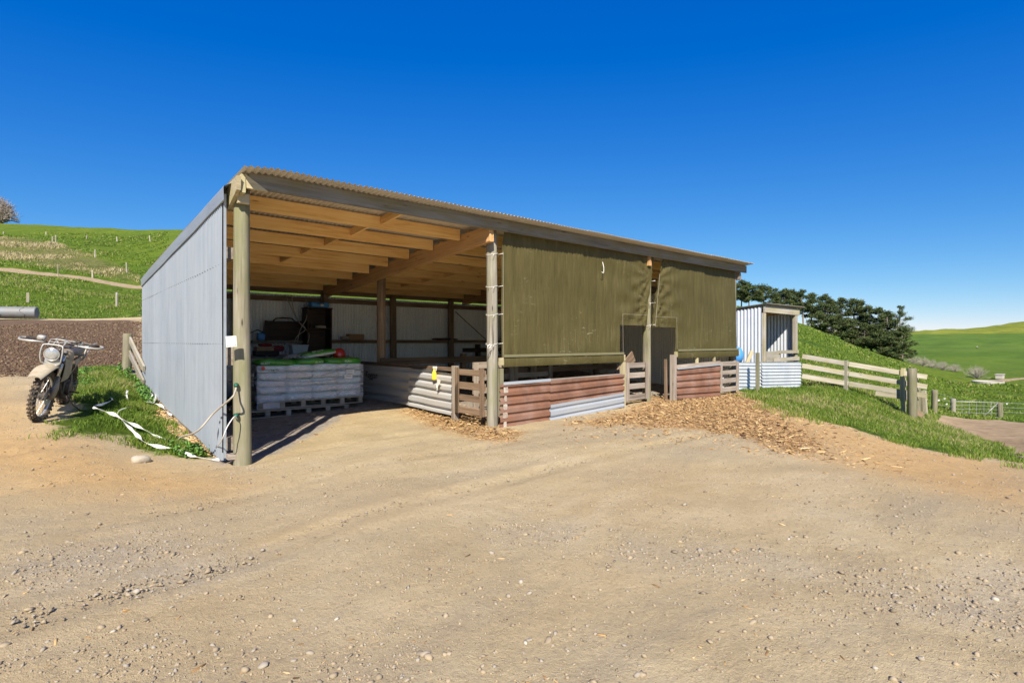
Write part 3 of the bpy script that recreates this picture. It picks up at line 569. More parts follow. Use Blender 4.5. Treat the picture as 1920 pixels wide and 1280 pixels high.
# broad weed leaves by the wall
t = T('weed_leaf'); tn = t.attr('tone'); M['leaf'] = t.set(base=t.ramp(tn, [(0., (.04, .12, .012)), (1., (.13, .27, .03))]), rough=.55)
pw = poly([(262,722),(285,742),(292,760),(280,768),(250,735)]); pw2 = poly([(120,716),(160,695),(238,690),(262,720),(200,735),(140,735)]); pw3 = poly([(310,845),(350,835),(395,852),(380,862),(330,860)])
q = np.vstack([inpoly(pw, 1500)[:500], inpoly(pw2, 1500)[:700], inpoly(pw3, 900)[:110]]); n = len(q)
scatter('broadleaf_weeds', q[:, 0], q[:, 1], rng.uniform(.02, .045, n), OCT_V, OCT_F, M['leaf'], (1, .7, .18), 0., .2, .7, zoff=rng.uniform(0, .10, n)+.02)
# ------------------------------------------------------------------ the open shed
FRONT = 7.19; BACKW = 13.9; GX = 1.70; EX = 14.12
def R(x_, y_): return 3.51-.073*(y_-7)-.04*max(0, min(1, (2.15-x_)/.35))*max(0, 1-(y_-6.7)/3)
def corr(name, u0, u1, O, U, V, Nn, bot, top, mat, parent, pitch=.076, amp=.009, nv=5, sub=6, trap=False, bow=0., label=None, ragged=0.):
    """corrugated sheet: ribs run along V, ridges repeat along U"""
    O, U, V, Nn = Vector(O), Vector(U), Vector(V), Vector(Nn); n = max(2, int(round((u1-u0)/pitch*sub))); A = []; ph = random.random()*6
    for j in range(nv+1):
        row = []
        for i in range(n+1):
            u = u0+(u1-u0)*i/n; a = u/pitch*2*math.pi; b, tp = bot(u), top(u)
            if trap: s_ = max(-1, min(1, math.cos(a)*2.6+1.0)); 
            else: s_ = math.cos(a)
            v = b+(tp-b)*j/nv; off = amp*s_+bow*math.sin(v*2.3+ph)*math.sin(u*1.7+ph)
            if ragged and j == 0: v += ragged*math.sin(u*9+ph)
            row.append(O+U*u+V*v+Nn*off)
        A.append(row)
    return put(name, MB().grid(A), mat, parent, world=True, smooth=True, label=label)
GX = 1.70
shed = thing('open_shed', 'long open-fronted farm shed with grey corrugated iron end wall and orange timber rafters', 'shed', (GX, FRONT, 0))
# posts
P1, P2, P3, P4 = 1.895, 5.78, 10.15, 13.95
for x_, m_, r0, r1 in ((P1, 'post', .104, .088), (P2, 'post_grey', .097, .088), (P3, 'post', .092, .085), (P4, 'post_grey', .095, .088)):
    pole('post', (x_, FRONT, h1(x_, FRONT)-.3), (x_+(.02 if x_ > 9 else 0), FRONT, R(x_, FRONT)-.12), r0, r1, M[m_], shed)
pole('post', (5.80, 11.1, 0), (5.78, 11.1, R(5.8, 11.1)-.27), .10, .095, M['bark'], shed, label='rough barked inner post')
pole('post', (10.2, 10.9, 0), (10.2, 10.9, R(10, 11)-.27), .10, .095, M['bark'], shed)
for x_ in (3.5, 5.55, 7.5, 9.45, 11.6, 13.6): pole('post', (x_, 13.72, 0), (x_, 13.72, 2.72), .095, .09, M['old_brown'], shed)
# fascia boards, rafter beams, purlins, blocking
xs = [1.90, 5.93, 9.9, 14.27]
for a, b in zip(xs[:-1], xs[1:]): board('fascia_board', (a+.003, 6.975, 3.415), (b, 6.975, 3.415-.003), .185, .045, M['fascia'], shed)
for bx in (5.62, 10.0):
    for dx in (0,): board('rafter_beam', (bx+dx, 7.0, R(bx, 7.0)-.245), (bx+dx, 13.86, R(bx, 13.86)-.245), .27, .09, M['beam'], shed)
board('rafter_beam', (1.835, 6.93, R(1.8, 7)-.12), (1.835, 13.8, R(2, 13.8)-.16), .22, .05, M['pale_wood'], shed)
board('rafter_beam', (14.05, 7.02, R(14, 7)-.245), (14.05, 13.86, R(14, 13.86)-.245), .27, .09, M['old'], shed)
ys = [7.78+.855*i for i in range(8)]
for y_ in ys:
    for a, b in ((1.87, 5.53), (5.70, 9.94), (10.07, 13.99)):
        board('purlin', (a, y_, R(3, y_)-.115), (b, y_, R(3, y_)-.115), .19, .045, M['pine'], shed)
for bi, (bay, y0s) in enumerate(((3.95, range(-1, 4)), (7.8, range(-1, 7)), (12, range(-1, 7)))):
    for i in y0s:
        a = 7.01 if i < 0 else ys[i]+.025; b = ys[i+1]-.025
        board('blocking', (bay-.10*i, a, R(3, a)-.085), (bay-.10*i, b, R(3, b)-.085), .12, .045, M['pine'], shed)
board('top_plate', (1.8, 13.86, 2.83), (14.1, 13.86, 2.83), .26, .05, M['old_brown'], shed)
board('wall_rail', (1.75, 13.80, 2.545), (14.08, 13.80, 2.545), .11, .06, M['old_brown'], shed)
for z_ in (1.50,): board('wall_rail', (5.7, 13.77, z_), (14.05, 13.77, z_), .085, .10, M['old_brown'], shed)
board('wall_rail', (3.8, 13.70, 1.49), (4.98, 13.70, 1.49), .05, .25, M['old'], shed, label='pale plank shelf')
for z_, w_ in ((.25, .16), (1.34, .26), (2.58, .14)): board('wall_rail', (1.79, 7.33, z_), (1.79, 13.7, z_+.02), w_, .13, M['old'], shed)
# roof sheets
def rsheet(a, b, k):
    A = []; n = int(round((b-a)/.0747*8)); yy = [6.73, 7.4, 8.5, 10, 12, 13.98]
    for y_ in yy:
        A.append([Vector((a+(b-a)*i/n, y_+(.012*math.sin(k*2.1) if y_ < 7 else 0), R(a+(b-a)*i/n, y_)+.012+.012*math.cos(2*math.pi*(a+(b-a)*i/n)/.0747))) for i in range(n+1)])
    put('roof_sheet', MB().grid(A), M['galv_roof'], shed, world=True, smooth=True)
rs = np.linspace(1.80, 14.26, 18)
for k in range(17): rsheet(rs[k], rs[k+1]+(.02 if k < 16 else 0), k)
# gable end wall sheets, back wall sheets, far end wall
gy = np.linspace(7.265, 13.86, 10)
for k in range(9):
    corr('wall_sheet', gy[k], gy[k+1], (GX, 0, 0), (0, 1, 0), (0, 0, 1), (-1, 0, 0), lambda u: max(.05, h1(1.5, u)+.04+(.10 if u < 7.3 else 0)), lambda u: 3.30-.075*(u-7.03), M['galv_v'], shed, pitch=.0757, amp=.014, nv=6, sub=8, bow=.003)
bs = np.linspace(1.72, 14.1, 18)
for k in range(17):
    corr('wall_sheet', bs[k]-.02, bs[k+1]+.03, (0, BACKW+.008*(k % 2), 0), (1, 0, 0), (0, 0, 1), (0, -1, 0), lambda u: .05, lambda u: 2.66, M['galv_back'], shed, pitch=.0728*1.03, amp=.017, nv=3, bow=.004)
ey = np.linspace(7.35, 13.86, 10)
for k in range(9):
    corr('wall_sheet', ey[k], ey[k+1], (EX, 0, 0), (0, 1, 0), (0, 0, 1), (1, 0, 0), lambda u: .1, lambda u: 3.30-.075*(u-7.03), M['galv_back'], shed, pitch=.076, amp=.0085, nv=2)
# barge flashing: sloped cap and vertical face with a folded lip
A = []
for i in range(9):
    y_ = 7.12+6.76*i/8; z_ = 3.345-.0755*(y_-7.03)+.006*math.sin(i*2.1)
    A.append([Vector((1.86, y_, z_+.10)), Vector((1.675, y_, z_)), Vector((1.668, y_, z_-.02)), Vector((1.672, y_, z_-.165)), Vector((1.684, y_, z_-.172))])
put('barge_flashing', MB().grid(A), M['flash'], shed, world=True)
board('corner_batten', (1.715, 7.25, .10), (1.715, 7.25, 3.27), .014, .03, M['flash'], shed, up=(0, 1, 0))
nb = MB()
for z_ in (1.47, 2.36):
    for i in range(45):
        y_ = 7.27+i*.1488; zt = z_+(.08*(1-(y_-7)/7)) if z_ > 2 else z_
        nb.lathe([(.0, .008), (.006, .004), (.007, 0)], (GX-.010, y_, zt), (-1, 0, 0), 6)
put('roofing_nails', nb, M['dark'], shed, world=True)['kind'] = 'stuff'
# timbers at the front left corner
mb = MB(); z0 = 3.31; z1 = 3.50
mb.add([(1.80, 6.945, z1-.055), (1.86, 6.945, z1-.03), (2.12, 6.945, z0), (1.80, 6.945, z0), (1.80, 6.995, z1-.055), (1.86, 6.995, z1-.03), (2.12, 6.995, z0), (1.80, 6.995, z0)],
       [(0, 1, 2, 3)[::-1], (4, 5, 6, 7), (0, 3, 7, 4)[::-1], (0, 4, 5, 1)[::-1], (1, 5, 6, 2)[::-1], (2, 6, 7, 3)[::-1]])
put('corner_block', mb, M['pale_wood'], shed, world=True)
mb = MB(); mb.add([(1.755, 6.88, 3.42), (1.755, 6.90, 3.26), (1.755, 7.32, 3.10), (1.755, 7.42, 3.39), (1.80, 6.88, 3.42), (1.80, 6.90, 3.26), (1.80, 7.32, 3.10), (1.80, 7.42, 3.39)],
       [(0, 1, 2, 3), (4, 7, 6, 5), (0, 4, 5, 1), (1, 5, 6, 2), (2, 6, 7, 3), (3, 7, 4, 0)])
put('rafter_end', mb, M['pale_wood'], shed, world=True)
board('corner_cleat', (1.80, 7.05, 3.20), (1.93, 7.05, 3.20), .12, .05, M['pale_wood'], shed, taper0=0)
# ------------------------------------------------------------------ windbreak cloths
def cloth(name, label, fx0, fx1, zb, zt, notch, side):
    """fx0/fx1: left/right edge as function of z ; notch = (xcut, zcut) flap beside the middle post"""
    root = thing(name, label, 'windbreak', (fx0(zb), 7.06, zb), group='green cloths across the shed front')
    A = []; nu, nv = 120, 46
    xc, zc = notch
    def pt(x_, z_):
        q1 = float(vn(np.array([x_*9.]), np.array([z_*1.1]), 5)[0]); q2 = float(vn(np.array([x_*26.]), np.array([z_*2.+x_]), 6)[0]); y_ = 7.07+.022*q1*(.5+.5*(z_-zb)/2.3)+.010*q2+.02*math.sin((z_-zb)*1.3+x_*.8)
        for px_, pz_ in side:              # creases that radiate from the tie points
            d = math.hypot(x_-px_, z_-pz_); a = math.atan2(z_-pz_, x_-px_); y_ += .028*math.sin(a*13+px_)*math.exp(-d*1.5)*min(1, d*5)
        if z_ > zt-.3: y_ += .012*math.sin(x_*38)*(z_-zt+.3)/.3
        return Vector((x_, y_, z_))
    left = side[0][0] < xc
    cols = []
    main = MB()
    if not left:
        A = [[pt(fx0(z_)+(xc-fx0(z_))*i/80, z_) for i in range(81)] for z_ in np.linspace(zb, zt, nv)]
        B = [[pt(xc+(fx1(z_)-xc)*i/36, z_) for i in range(37)] for z_ in [zc+(zt-zc)*j/34+(.03*math.sin(j) if j == 0 else 0) for j in range(35)]]
    else:
        A = [[pt(xc+(fx1(z_)-xc)*i/80, z_) for i in range(81)] for z_ in np.linspace(zb, zt, nv)]
        B = [[pt(fx0(z_)+(xc-fx0(z_))*i/36, z_) for i in range(37)] for z_ in [zc+(zt-zc)*j/34 for j in range(35)]]
    main.grid(A); main.grid(B)
    put('cloth', main, M['cloth'], root, world=True, smooth=True)
    a, b = (fx0(zb), xc) if not left else (xc, fx1(zb))
    put('hem', MB().grid([[Vector((a+(b-a)*i/40, 7.01-.012*(j in (1, 2, 3))+.003*math.sin(i*.9), zb-.005+.165*j/4)) for i in range(41)] for j in range(5)]), M['cloth'], root, world=True, smooth=True)
    board('hem_band', (a, 6.992, zb+.178), (b, 6.992, zb+.178), .045, .012, M['cloth_band'], root)
    board('batten', (a-.07, 7.035, zb+.085), (b+.07, 7.035, zb+.085), .125, .045, M['pale_wood'], root)
    if not left: board('seam_cord', (xc+.005, 7.02, zb+.2), (xc+.005, 7.03, zc+.22),   .003, .003, M['rope'], root, up=(1, 0, 0)); board('seam_cord', (xc, 7.02, zc+.225), (fx1(zc)-.02, 7.03, zc+.225),   .003, .003, M['rope'], root)
    else: board('seam_cord', (xc-.005, 7.02, zb+.2), (xc-.005, 7.03, zc+.22),   .003, .003, M['rope'], root, up=(1, 0, 0)); board('seam_cord', (fx0(zc)+.02, 7.03, zc+.225), (xc, 7.02, zc+.225),   .003, .003, M['rope'], root)
    board('edge_cord', (fx0(zc if left else zb), 7.02, zc if left else zb), (fx0(3.0), 7.04, 3.0), .004, .004, M['rope'], root, up=(1, 0, 0))
    return root
lerp = lambda a, b, t_: a+(b-a)*max(0, min(1, t_))
t1 = cloth('windbreak_cloth', 'wide olive green windbreak cloth with pale scratches above the longer rusty iron wall',
      lambda z_: lerp(5.885, 5.96, (z_-2.9)/.45), lambda z_: lerp(10.03, 10.22, (z_-2.4)/.95), 1.08, 3.36, (9.09, 1.84), [(10.05, 2.35), (10.03, 1.95), (10.1, 2.9)])
t2 = cloth('windbreak_cloth', 'narrower olive green windbreak cloth at the far end of the shed beside the small shed',
      lambda z_: lerp(10.22, 10.56, (z_-2.5)/.85), lambda z_: 13.93, 1.12, 3.36, (11.08, 1.82), [(10.27, 2.35), (10.24, 1.95), (10.33, 2.85)])
def tie(cx, z_, px0, label, r=.10):
    mb = MB(); pts = [(cx+r*math.cos(a), FRONT+r*math.sin(a), z_+.02*math.sin(a*1.3)) for a in np.linspace(-.2, 2*math.pi-.2, 18)]
    mb.tube(pts, .0038, 6); mb.tube([(cx+r*.98, FRONT-.03, z_), (px0, 7.04, z_+.01)], .005, 6); mb.tube([(cx-r*.3, 7.09, z_), (cx-r*.7, 7.05, z_-.03), (cx-r*.9, 7.06, z_-.05)], .004, 5)
    o = put('cloth_tie', mb, M['tape'], None, smooth=True); tag(o, label, 'tie', 'cord ties round the shed posts')
for z_, l_ in ((2.96, 'top white cord tie round the grey post at the left of the wide green cloth'), (2.42, 'second white cord tie down the grey post left of the wide cloth'), (1.95, 'third white cord tie down the grey post left of the wide cloth'), (1.46, 'lowest white cord tie on the grey post, with a hanging loop')): tie(P2, z_, 5.90, l_)
for z_, l_ in ((2.82, 'top white cord tie on the post between the two green cloths'), (2.34, 'middle white cord tie on the post between the two green cloths'), (1.86, 'lowest white cord tie on the post between the two green cloths')): tie(P3, z_, 10.25, l_, .093)
# ------------------------------------------------------------------ low walls of the pens
def hsheet(name, p0, p1, z0a, z1a, z0b, z1b, mat, parent, pitch, amp, trap, bow=.006, n=26, label=None, nrm=None, fold=None):
    """sheet with horizontal ribs from p0 to p1, bottom/top heights at both ends"""
    p0, p1 = Vector((*p0, 0)), Vector((*p1, 0)); d = (p1-p0).normalized(); Nn = Vector(nrm) if nrm else Vector((d.y, -d.x, 0)); m = max(10, int((z1a-z0a)/pitch*8)); A = []; ph = random.random()*5
    for j in range(m+1):
        row = []
        for i in range(n+1):
            t_ = i/n; zb = z0a+(z0b-z0a)*t_; zt = z1a+(z1b-z1a)*t_; z_ = zb+(zt-zb)*j/m; a = 2*math.pi*(z1a-z0a)*(j/m)/pitch
            s_ = max(-1, min(1, math.cos(a)*3+1.4)) if trap else math.cos(a)
            row.append(p0+(p1-p0)*t_+Nn*(amp*s_+bow*math.sin(t_*9+ph+z_*2))+Vector((0, 0, z_)))
        A.append(row)
    return put(name, MB().grid(A), mat, parent, world=True, smooth=not trap, label=label)
wa = thing('iron_pen_wall', 'longer low wall of rusty red ribbed iron with a galvanised lower panel', 'wall', (5.8, 7.0, .06))
hsheet('iron_sheet', (5.80, 7.0), (6.95, 6.99), .05, .80, .07, .81, M['rust'], wa, .145, .016, True, label='rusty left sheet with white lap stripe')
hsheet('iron_sheet', (6.95, 6.985), (9.09, 7.0), .34, .80, .42, .83, M['rust'], wa, .145, .016, True, label='rusty upper sheet')
hsheet('iron_sheet', (6.93, 6.97), (9.09, 6.985), .06, .37, .17, .46, M['galv_h'], wa, .145, .016, True, label='bare galvanised lower sheet')
board('top_strip', (5.86, 6.975, .80), (6.95, 6.975, .812), .05, .02, M['galv_h'], wa)
board('top_rail', (5.9, 7.04, .77), (9.2, 7.04, .80), .09, .045, M['old'], wa)
for z_ in (.12, .27, .41, .55, .69): put('paint_patch', MB().pillow((5.905+.01*math.sin(z_*40), 6.978, z_), (.08+.03*math.sin(z_*31), .005, .09), .35, 14, 6, .16), M['pvc'], wa, world=True)
board('pen_post', (9.12, 7.05, .05), (9.12, 7.05, 1.08), .09, .09, M['pale_wood'], wa, up=(0, 1, 0))
board('pen_post', (5.86, 7.05, .25), (5.86, 7.05, 1.05), .07, .07, M['post'], wa, up=(0, 1, 0))
wb = thing('iron_pen_wall', 'shorter low wall of rusty red ribbed iron under the far green cloth', 'wall', (10.95, 7.0, .2))
hsheet('iron_sheet', (10.98, 6.98), (12.90, 6.96), .19, .88, .13, .92, M['rust'], wb, .150, .016, True)
board('top_rail', (10.98, 6.99, .92), (12.92, 6.99, .97), .09, .05, M['old'], wb)
board('top_strip', (11.0, 6.955, .875), (12.9, 6.94, .925), .03, .02, M['galv_h'], wb)
for x_ in (11.95, 12.75): board('picket', (x_, 7.04, .7), (x_, 7.04, 1.13), .05, .07, M['pale_wood'], wb, up=(0, 1, 0))
board('door_post', (10.93, 7.03, .1), (10.93, 7.03, 1.20), .11, .12, M['old'], wb, up=(0, 1, 0))
board('door_post', (10.78, 7.12, .1), (10.76, 7.12, 1.10), .06, .05, M['old_brown'], wb, up=(0, 1, 0))
wc = thing('iron_pen_wall', 'dirty grey ribbed iron side wall with faded black handwriting inside the shed', 'wall', (5.55, 8.0, .2))
hsheet('iron_sheet', (5.60, 8.7), (5.60, 13.6), .25, .98, .20, .985, M['galv_pen'], wc, .195, .018, True, nrm=(-1, 0, 0))
hsheet('iron_sheet', (5.55, 8.02), (5.56, 9.5), .20, .93, .24, .97, M['galv_pen'], wc, .155, .026, True, nrm=(-1, 0, 0), label='buckled lapped sheet with torn end')
board('pen_post', (5.60, 8.0, .1), (5.60, 8.0, 1.07), .10, .10, M['old'], wc, up=(0, 1, 0))
board('top_rail', (5.64, 8.0, 1.0), (5.64, 13.6, 1.02), .07, .04, M['old_brown'], wc)
def text(name, s_, size, loc, ax, up, mat, parent, world=True, ext=.0015, shear=0., label=None):
    cu = bpy.data.curves.new(name, 'FONT'); cu.body = s_; cu.size = size; cu.extrude = ext; cu.shear = shear; cu.materials.append(mat); cu.resolution_u = 2
    tmp = bpy.data.objects.new(name+'_curve', cu); C.objects.link(tmp); bpy.context.view_layer.update(); me = bpy.data.meshes.new_from_object(tmp.evaluated_get(bpy.context.evaluated_depsgraph_get())); bpy.data.objects.remove(tmp)
    o = bpy.data.objects.new(name, me); C.objects.link(o); X = Vector(ax).normalized(); U = Vector(up).normalized(); Mx = Matrix((X, U, X.cross(U))).transposed().to_4x4(); Mx.translation = Vector(loc)
    o.parent = parent; o.matrix_basis = (wm(parent).inverted() @ Mx) if parent is not None else Mx; return o
text('handwriting', 'Toggan', .20, (5.560, 11.45, .70), (0, -1, 0), (0, 0, 1), M['ink'], wc, shear=.3)
def hurdle(label, p0, p1, z0, z1, mat, zs, ups=(0, 1), pw=.10, dz=0., group='slatted timber hurdles of the pens'):
    p0, p1 = Vector((*p0, 0)), Vector((*p1, 0)); d = (p1-p0); L = d.length; d.normalize(); nrm = Vector((d.y, -d.x, 0)); h = thing('timber_hurdle', label, 'hurdle', (p0.x, p0.y, z0), group=group)
    for u in ups:
        b = p0+d*(L*u+(pw/2 if u < .3 else (-pw/2 if u > .7 else 0)))+nrm*.022
        board('upright', (b.x, b.y, z0+dz*u), (b.x, b.y, z1+dz*u), .03, pw, mat, h, up=(nrm.x, nrm.y, 0))
    for z_ in zs: board('slat', (p0.x-nrm.x*.012, p0.y-nrm.y*.012, z_), (p1.x-nrm.x*.012, p1.y-nrm.y*.012, z_+dz), .105+random.uniform(-.015, .02), .028, mat, h)
    return h
hurdle('dark brown slatted pallet gate hung beside the grey post at the open bay', (5.575, 7.93), (5.575, 7.12), .26, 1.05, M['old_brown'], (.32, .53, .74, .97))
hurdle('grey slatted hurdle left of the post between the green cloths', (9.2, 7.05), (9.98, 7.05), .27, 1.06, M['old'], (.33, .56, .79, 1.0))
hurdle('pale grey slatted hurdle at the right end of the shed front', (12.93, 7.0), (13.92, 7.02), .22, .98, M['old'], (.28, .50, .71, .93))
hurdle('grey slatted hurdle inside, glimpsed under the wide cloth nearest the grey post', (6.3, 8.4), (7.3, 8.4), .2, 1.1, M['old'], (.3, .55, .8, 1.04))
hurdle('grey slatted hurdle inside, second one under the wide cloth', (7.4, 8.5), (8.5, 8.5), .2, 1.1, M['old'], (.3, .55, .8, 1.04))
board_t = lambda nm, lb, ct, p0, p1, w_, t_, m_, up=(0, 0, 1): tag(board(nm, p0, p1, w_, t_, m_, None, up), lb, ct)
board_t('loose_plank', 'dark brown plank leaning behind the hurdle left of the middle post', 'plank', (9.3, 7.35, .75), (9.95, 7.4, 1.18), .25, .03, M['old_brown'])
pr = thing('pen_rail_fence', 'brown timber rail fence running across the pens behind the inner post', 'fence', (5.9, 11.1, .2))
board('rail', (5.7, 10.98, 1.06), (13.9, 10.98, 1.06), .15, .05, M['old_brown'], pr)
board('rail', (7.9, 11.02, .72), (13.9, 11.02, .72), .15, .05, M['old_brown'], pr)
for x_ in (8.0, 10.6, 13.0): board('fence_post', (x_, 11.09, .1), (x_, 11.09, 1.2), .12, .12, M['old_brown'], pr, up=(0, 1, 0))
pr2 = thing('pen_rail_fence', 'dark timber yard rails against the back wall of the shed', 'fence', (9.4, 12.9, .2))
for z_ in (1.25, .95, .6): board('rail', (9.3, 12.9, z_), (13.9, 12.9, z_), .12, .045, M['dark_wood'], pr2)
for x_ in (9.9, 12.2): board('fence_post', (x_, 12.98, .1), (x_, 12.98, 1.42), .12, .12, M['dark_wood'], pr2, up=(0, 1, 0))
br_ = put('brace_rod', MB().tube([(9.6, 13.70, 2.4), (11.4, 13.68, 1.1)], .012, 6), M['dark'], None, smooth=True); tag(br_, 'thin dark steel brace rod slanting across the back wall iron', 'rod')
# ------------------------------------------------------------------ bags and clutter in the open bay
def pallet(label, x0, x1, y0, y1, z, rot=0.):
    p = thing('pallet', label, 'pallet', ((x0+x1)/2, y0, z), (0, 0, rot), group='timber pallets under the bags'); w_ = x1-x0; d = y1-y0
    for i in range(8):
        yy = .05+(d-.1)*i/7; o = put('deck_slat', MB().box((0, yy, .125), (w_, .09, .018)), M['pallet'], p)
    for yy in (.05, d/2, d-.05):
        put('bottom_runner', MB().box((0, yy, .009), (w_, .09, .018)), M['pallet'], p)
        for k in range(6): put('block', MB().box((-w_/2+.05+(w_-.1)*k/5, yy, .067), (.09 if yy > .06 else .085, .09, .096)), M['pallet'], p)
    return p
pallet('lower pallet on the shed floor, shifted towards the front post', 2.75, 4.72, 10.42, 11.6, .115)
pallet('upper pallet directly under the wrapped fertiliser bags', 3.04, 5.08, 10.55, 11.75, .25)
st = thing('wrapped_bag_stack', 'big stack of pale shrink wrapped fertiliser bags with green tops on a pallet', 'bag stack', (4.06, 10.6, .385))
bm = None; bw = .505
for row in range(2):
    for L_ in range(5):
        for c_ in range(4):
            cx = -1.01+bw*(c_+.5); dx = random.uniform(-.012, .012); cy = .28+row*.6+random.uniform(-.012, .012)
            if bm is None:
                bm = [MB().pillow((0, 0, 0), (.535, .62, .158), .33, 24, 12, .012).mesh('bag', True) for _ in range(4)]
                for b in bm: b.materials.append(M['bag'])
            o = bpy.data.objects.new('bag', random.choice(bm)); C.objects.link(o); o.parent = st; o.location = (cx+dx, cy, .070+L_*.136); o.rotation_euler = (random.uniform(-.03, .03), random.uniform(-.03, .03), random.uniform(-.03, .03))
for c_, (x0, wd_, tl) in enumerate(((-.66, .74, .05), (-.05, .62, -.02), (.53, .60, .0), (.78, .5, .02))):
    put('green_bag', MB().pillow((x0, .25, .725), (wd_, .64, .135), .5, 20, 10, .03, Euler((0, tl, 0)).to_matrix()), M['gbag'], st, smooth=True)
put('green_bag', MB().pillow((-.2, .85, .72), (1.6, .6, .1), .5, 20, 10, .03), M['gbag'], st, smooth=True)
put('side_wrap_shaded', MB().grid([[Vector((-1.035-.02*math.sin(j*1.9), .02+1.14*i/10, .0+.70*j/8)) for i in range(11)] for j in range(9)]), M['wrap'], st, smooth=True)  # dark grey film puts this face's shadow into its colour
put('foot_wrap', MB().grid([[Vector((-1.03+.42*i/6, -.035+.008*math.sin(i*2+j), -.13+.14*j/4)) for i in range(7)] for j in range(5)]), M['wrapl'], st, smooth=True)
A = []
for i in range(61):
    z_ = .0+.655*i/60; lay = ((z_-.002) % .136)/.136
    A.append([Vector((-1.035+2.07*j/72, -.034-.010*math.sin(math.pi*lay)**.6+.007*max(0, math.cos((j/72*4)*2*math.pi))**6+.006*math.sin(j*.31+i*.22)*math.sin(i*.13+j*.07), z_)) for j in range(73)])
put('front_film', MB().grid(A), M['film'], st, smooth=True)
for pts in ([(-1.0, -.045, .60), (-.4, -.06, .56), (.3, -.05, .52), (.9, -.045, .60)], [(-.9, -.05, .40), (-.1, -.055, .34), (.6, -.05, .36), (1.0, -.04, .41)], [(.15, -.05, .45), (.5, -.055, .53), (.72, -.05, .66)]):
    put('film_fold', MB().tube(pts, .006, 5), M['wrapl'], st, smooth=True)
for a, b in ((.74, .50), (.70, .41)): put('paper_label', MB().box((a, -.064, b), (.17, .004, .085)), M['label'], st)
for a in (.50, .55, .46): put('print_line', MB().box((.73 if a > .47 else .70, -.067, a-.04), (.11, .002, .007)), M['ink'], st)
put('round_sticker', MB().lathe([(0, .004), (.033, .004), (.033, 0)], (-.93, -.056, .625), (0, -1, 0), 18), M['orange'], st)
for zz_ in (.50, .38, .33): put('paper_label', MB().box((-1.062, .18, zz_), (.004, .22, .07)), M['label'], st)
text('printed_text', '1A 15', .06, (-.80, -.056, .56), (1, 0, 0), (0, 0, 1), M['ink'], None).parent = st
for x_, z_ in ((-.98, .70), (.02, .705), (.62, .71)):
    text('printed_text', 'SELACT', .048, (x_, -.068, z_-.005), (1, 0, 0), (0, .12, 1), M['inkw'], None).parent = st
# things on top of the stack
lb = thing('loose_bag', 'loose crumpled green and white bag lying tilted on the wrapped stack', 'bag', (4.25, 10.95, 1.20), (0, -.14, .1))
put('green_face', MB().pillow((0, 0, .07), (.82, .42, .085), .5, 24, 10, .04), M['gbag'], lb, smooth=True)
put('white_face', MB().pillow((0, -.005, .035), (.83, .43, .07), .5, 24, 10, .03), M['white'], lb, smooth=True)
text('printed_text', 'SELACT', .07, (-.12, -.2, .108), (1, 0, 0), (0, 1, .6), M['inkw'], lb).matrix_basis = Matrix.Translation((-.15, -.205, .085)) @ Euler((.9, 0, 0)).to_matrix().to_4x4()
hm = thing('helmet', 'shiny red helmet on top of the wrapped bag stack', 'helmet', (4.72, 10.9, 1.18))
put('shell', MB().lathe([(.122, 0), (.130, .03), (.128, .08), (.112, .13), (.08, .165), (.04, .18), (.0, .184)], (0, 0, 0), (0, 0, 1), 28), M['red'], hm, smooth=True)
put('brim', MB().box((0, -.10, .01), (.19, .10, .014)), M['red'], hm); put('strap', MB().tube([(-.12, 0, .02), (-.1, -.05, -.03), (.1, -.05, -.03), (.12, 0, .02)], .008, 6), M['black'], hm)
def crumple(name, label, cat, c, d, mat):
    mb = MB(); n = 16; A = [[Vector((c[0]+(i/n-.5)*d[0], c[1]+(j/10-.5)*d[1], c[2]+d[2]*(.5+.5*math.sin(i*1.7+j*.9)*math.cos(j*1.3-i*.6))*math.sin(math.pi*min(1, max(0, i/n)))**.5)) for i in range(n+1)] for j in range(11)]
    tag(put(name, mb.grid(A), mat), label, cat)
crumple('plastic_film', 'crumpled grey plastic film beside the loose green bag on the stack', 'plastic sheet', (3.85, 10.9, 1.16), (.42, .4, .12), M['wrapl'])
crumple('plastic_film', 'flat grey plastic sheet behind the red helmet', 'plastic sheet', (4.75, 11.4, 1.17), (.75, .5, .06), M['wrapl'])
s2 = thing('wrapped_bag_stack', 'grey wrapped stack behind the large bag stack, close to the front post', 'bag stack', (3.9, 12.3, .2))
put('wrapped_load', MB().pillow((0, .5, .50), (2.2, 1.1, 1.0), .25, 28, 12, .02), M['wrap'], s2, smooth=True)
put('wrapped_load', MB().pillow((-.86, .1, .72), (.62, .7, 1.15), .35, 24, 14, .03), M['wrapl'], s2, smooth=True, label='taller pale wrapped part')
for zz_ in (.5, .75, 1.0): put('film_fold', MB().tube([(-1.15, -.26, zz_+.03), (-.85, -.27, zz_-.02), (-.56, -.25, zz_+.05)], .012, 5), M['white'], s2, smooth=True)
cb = thing('carton', 'flat tan carton with dark base on the stack behind the green bags', 'carton', (3.75, 12.45, 1.2))
put('base', MB().box((0, 0, .05), (.46, .3, .10)), M['dark_wood'], cb); put('lid', MB().box((-.02, 0, .145), (.40, .26, .085)), M['card'], cb)
tag(put('folded_cloth', MB().pillow((3.98, 12.4, 1.345), (.26, .2, .13), .5, 12, 6, .05), M['maroon'], None, smooth=True), 'maroon folded cloth at the end of the tan carton', 'cloth')
tag(put('folded_cloth', MB().pillow((3.74, 12.45, 1.425), (.28, .2, .07), .5, 12, 6, .05), M['maroon'], None, smooth=True), 'dark red folded cloth lying on top of the tan carton', 'cloth')
tb = thing('storage_tub', 'pale translucent lidded tub in front of the dark cabinet', 'tub', (4.5, 12.6, 1.2))
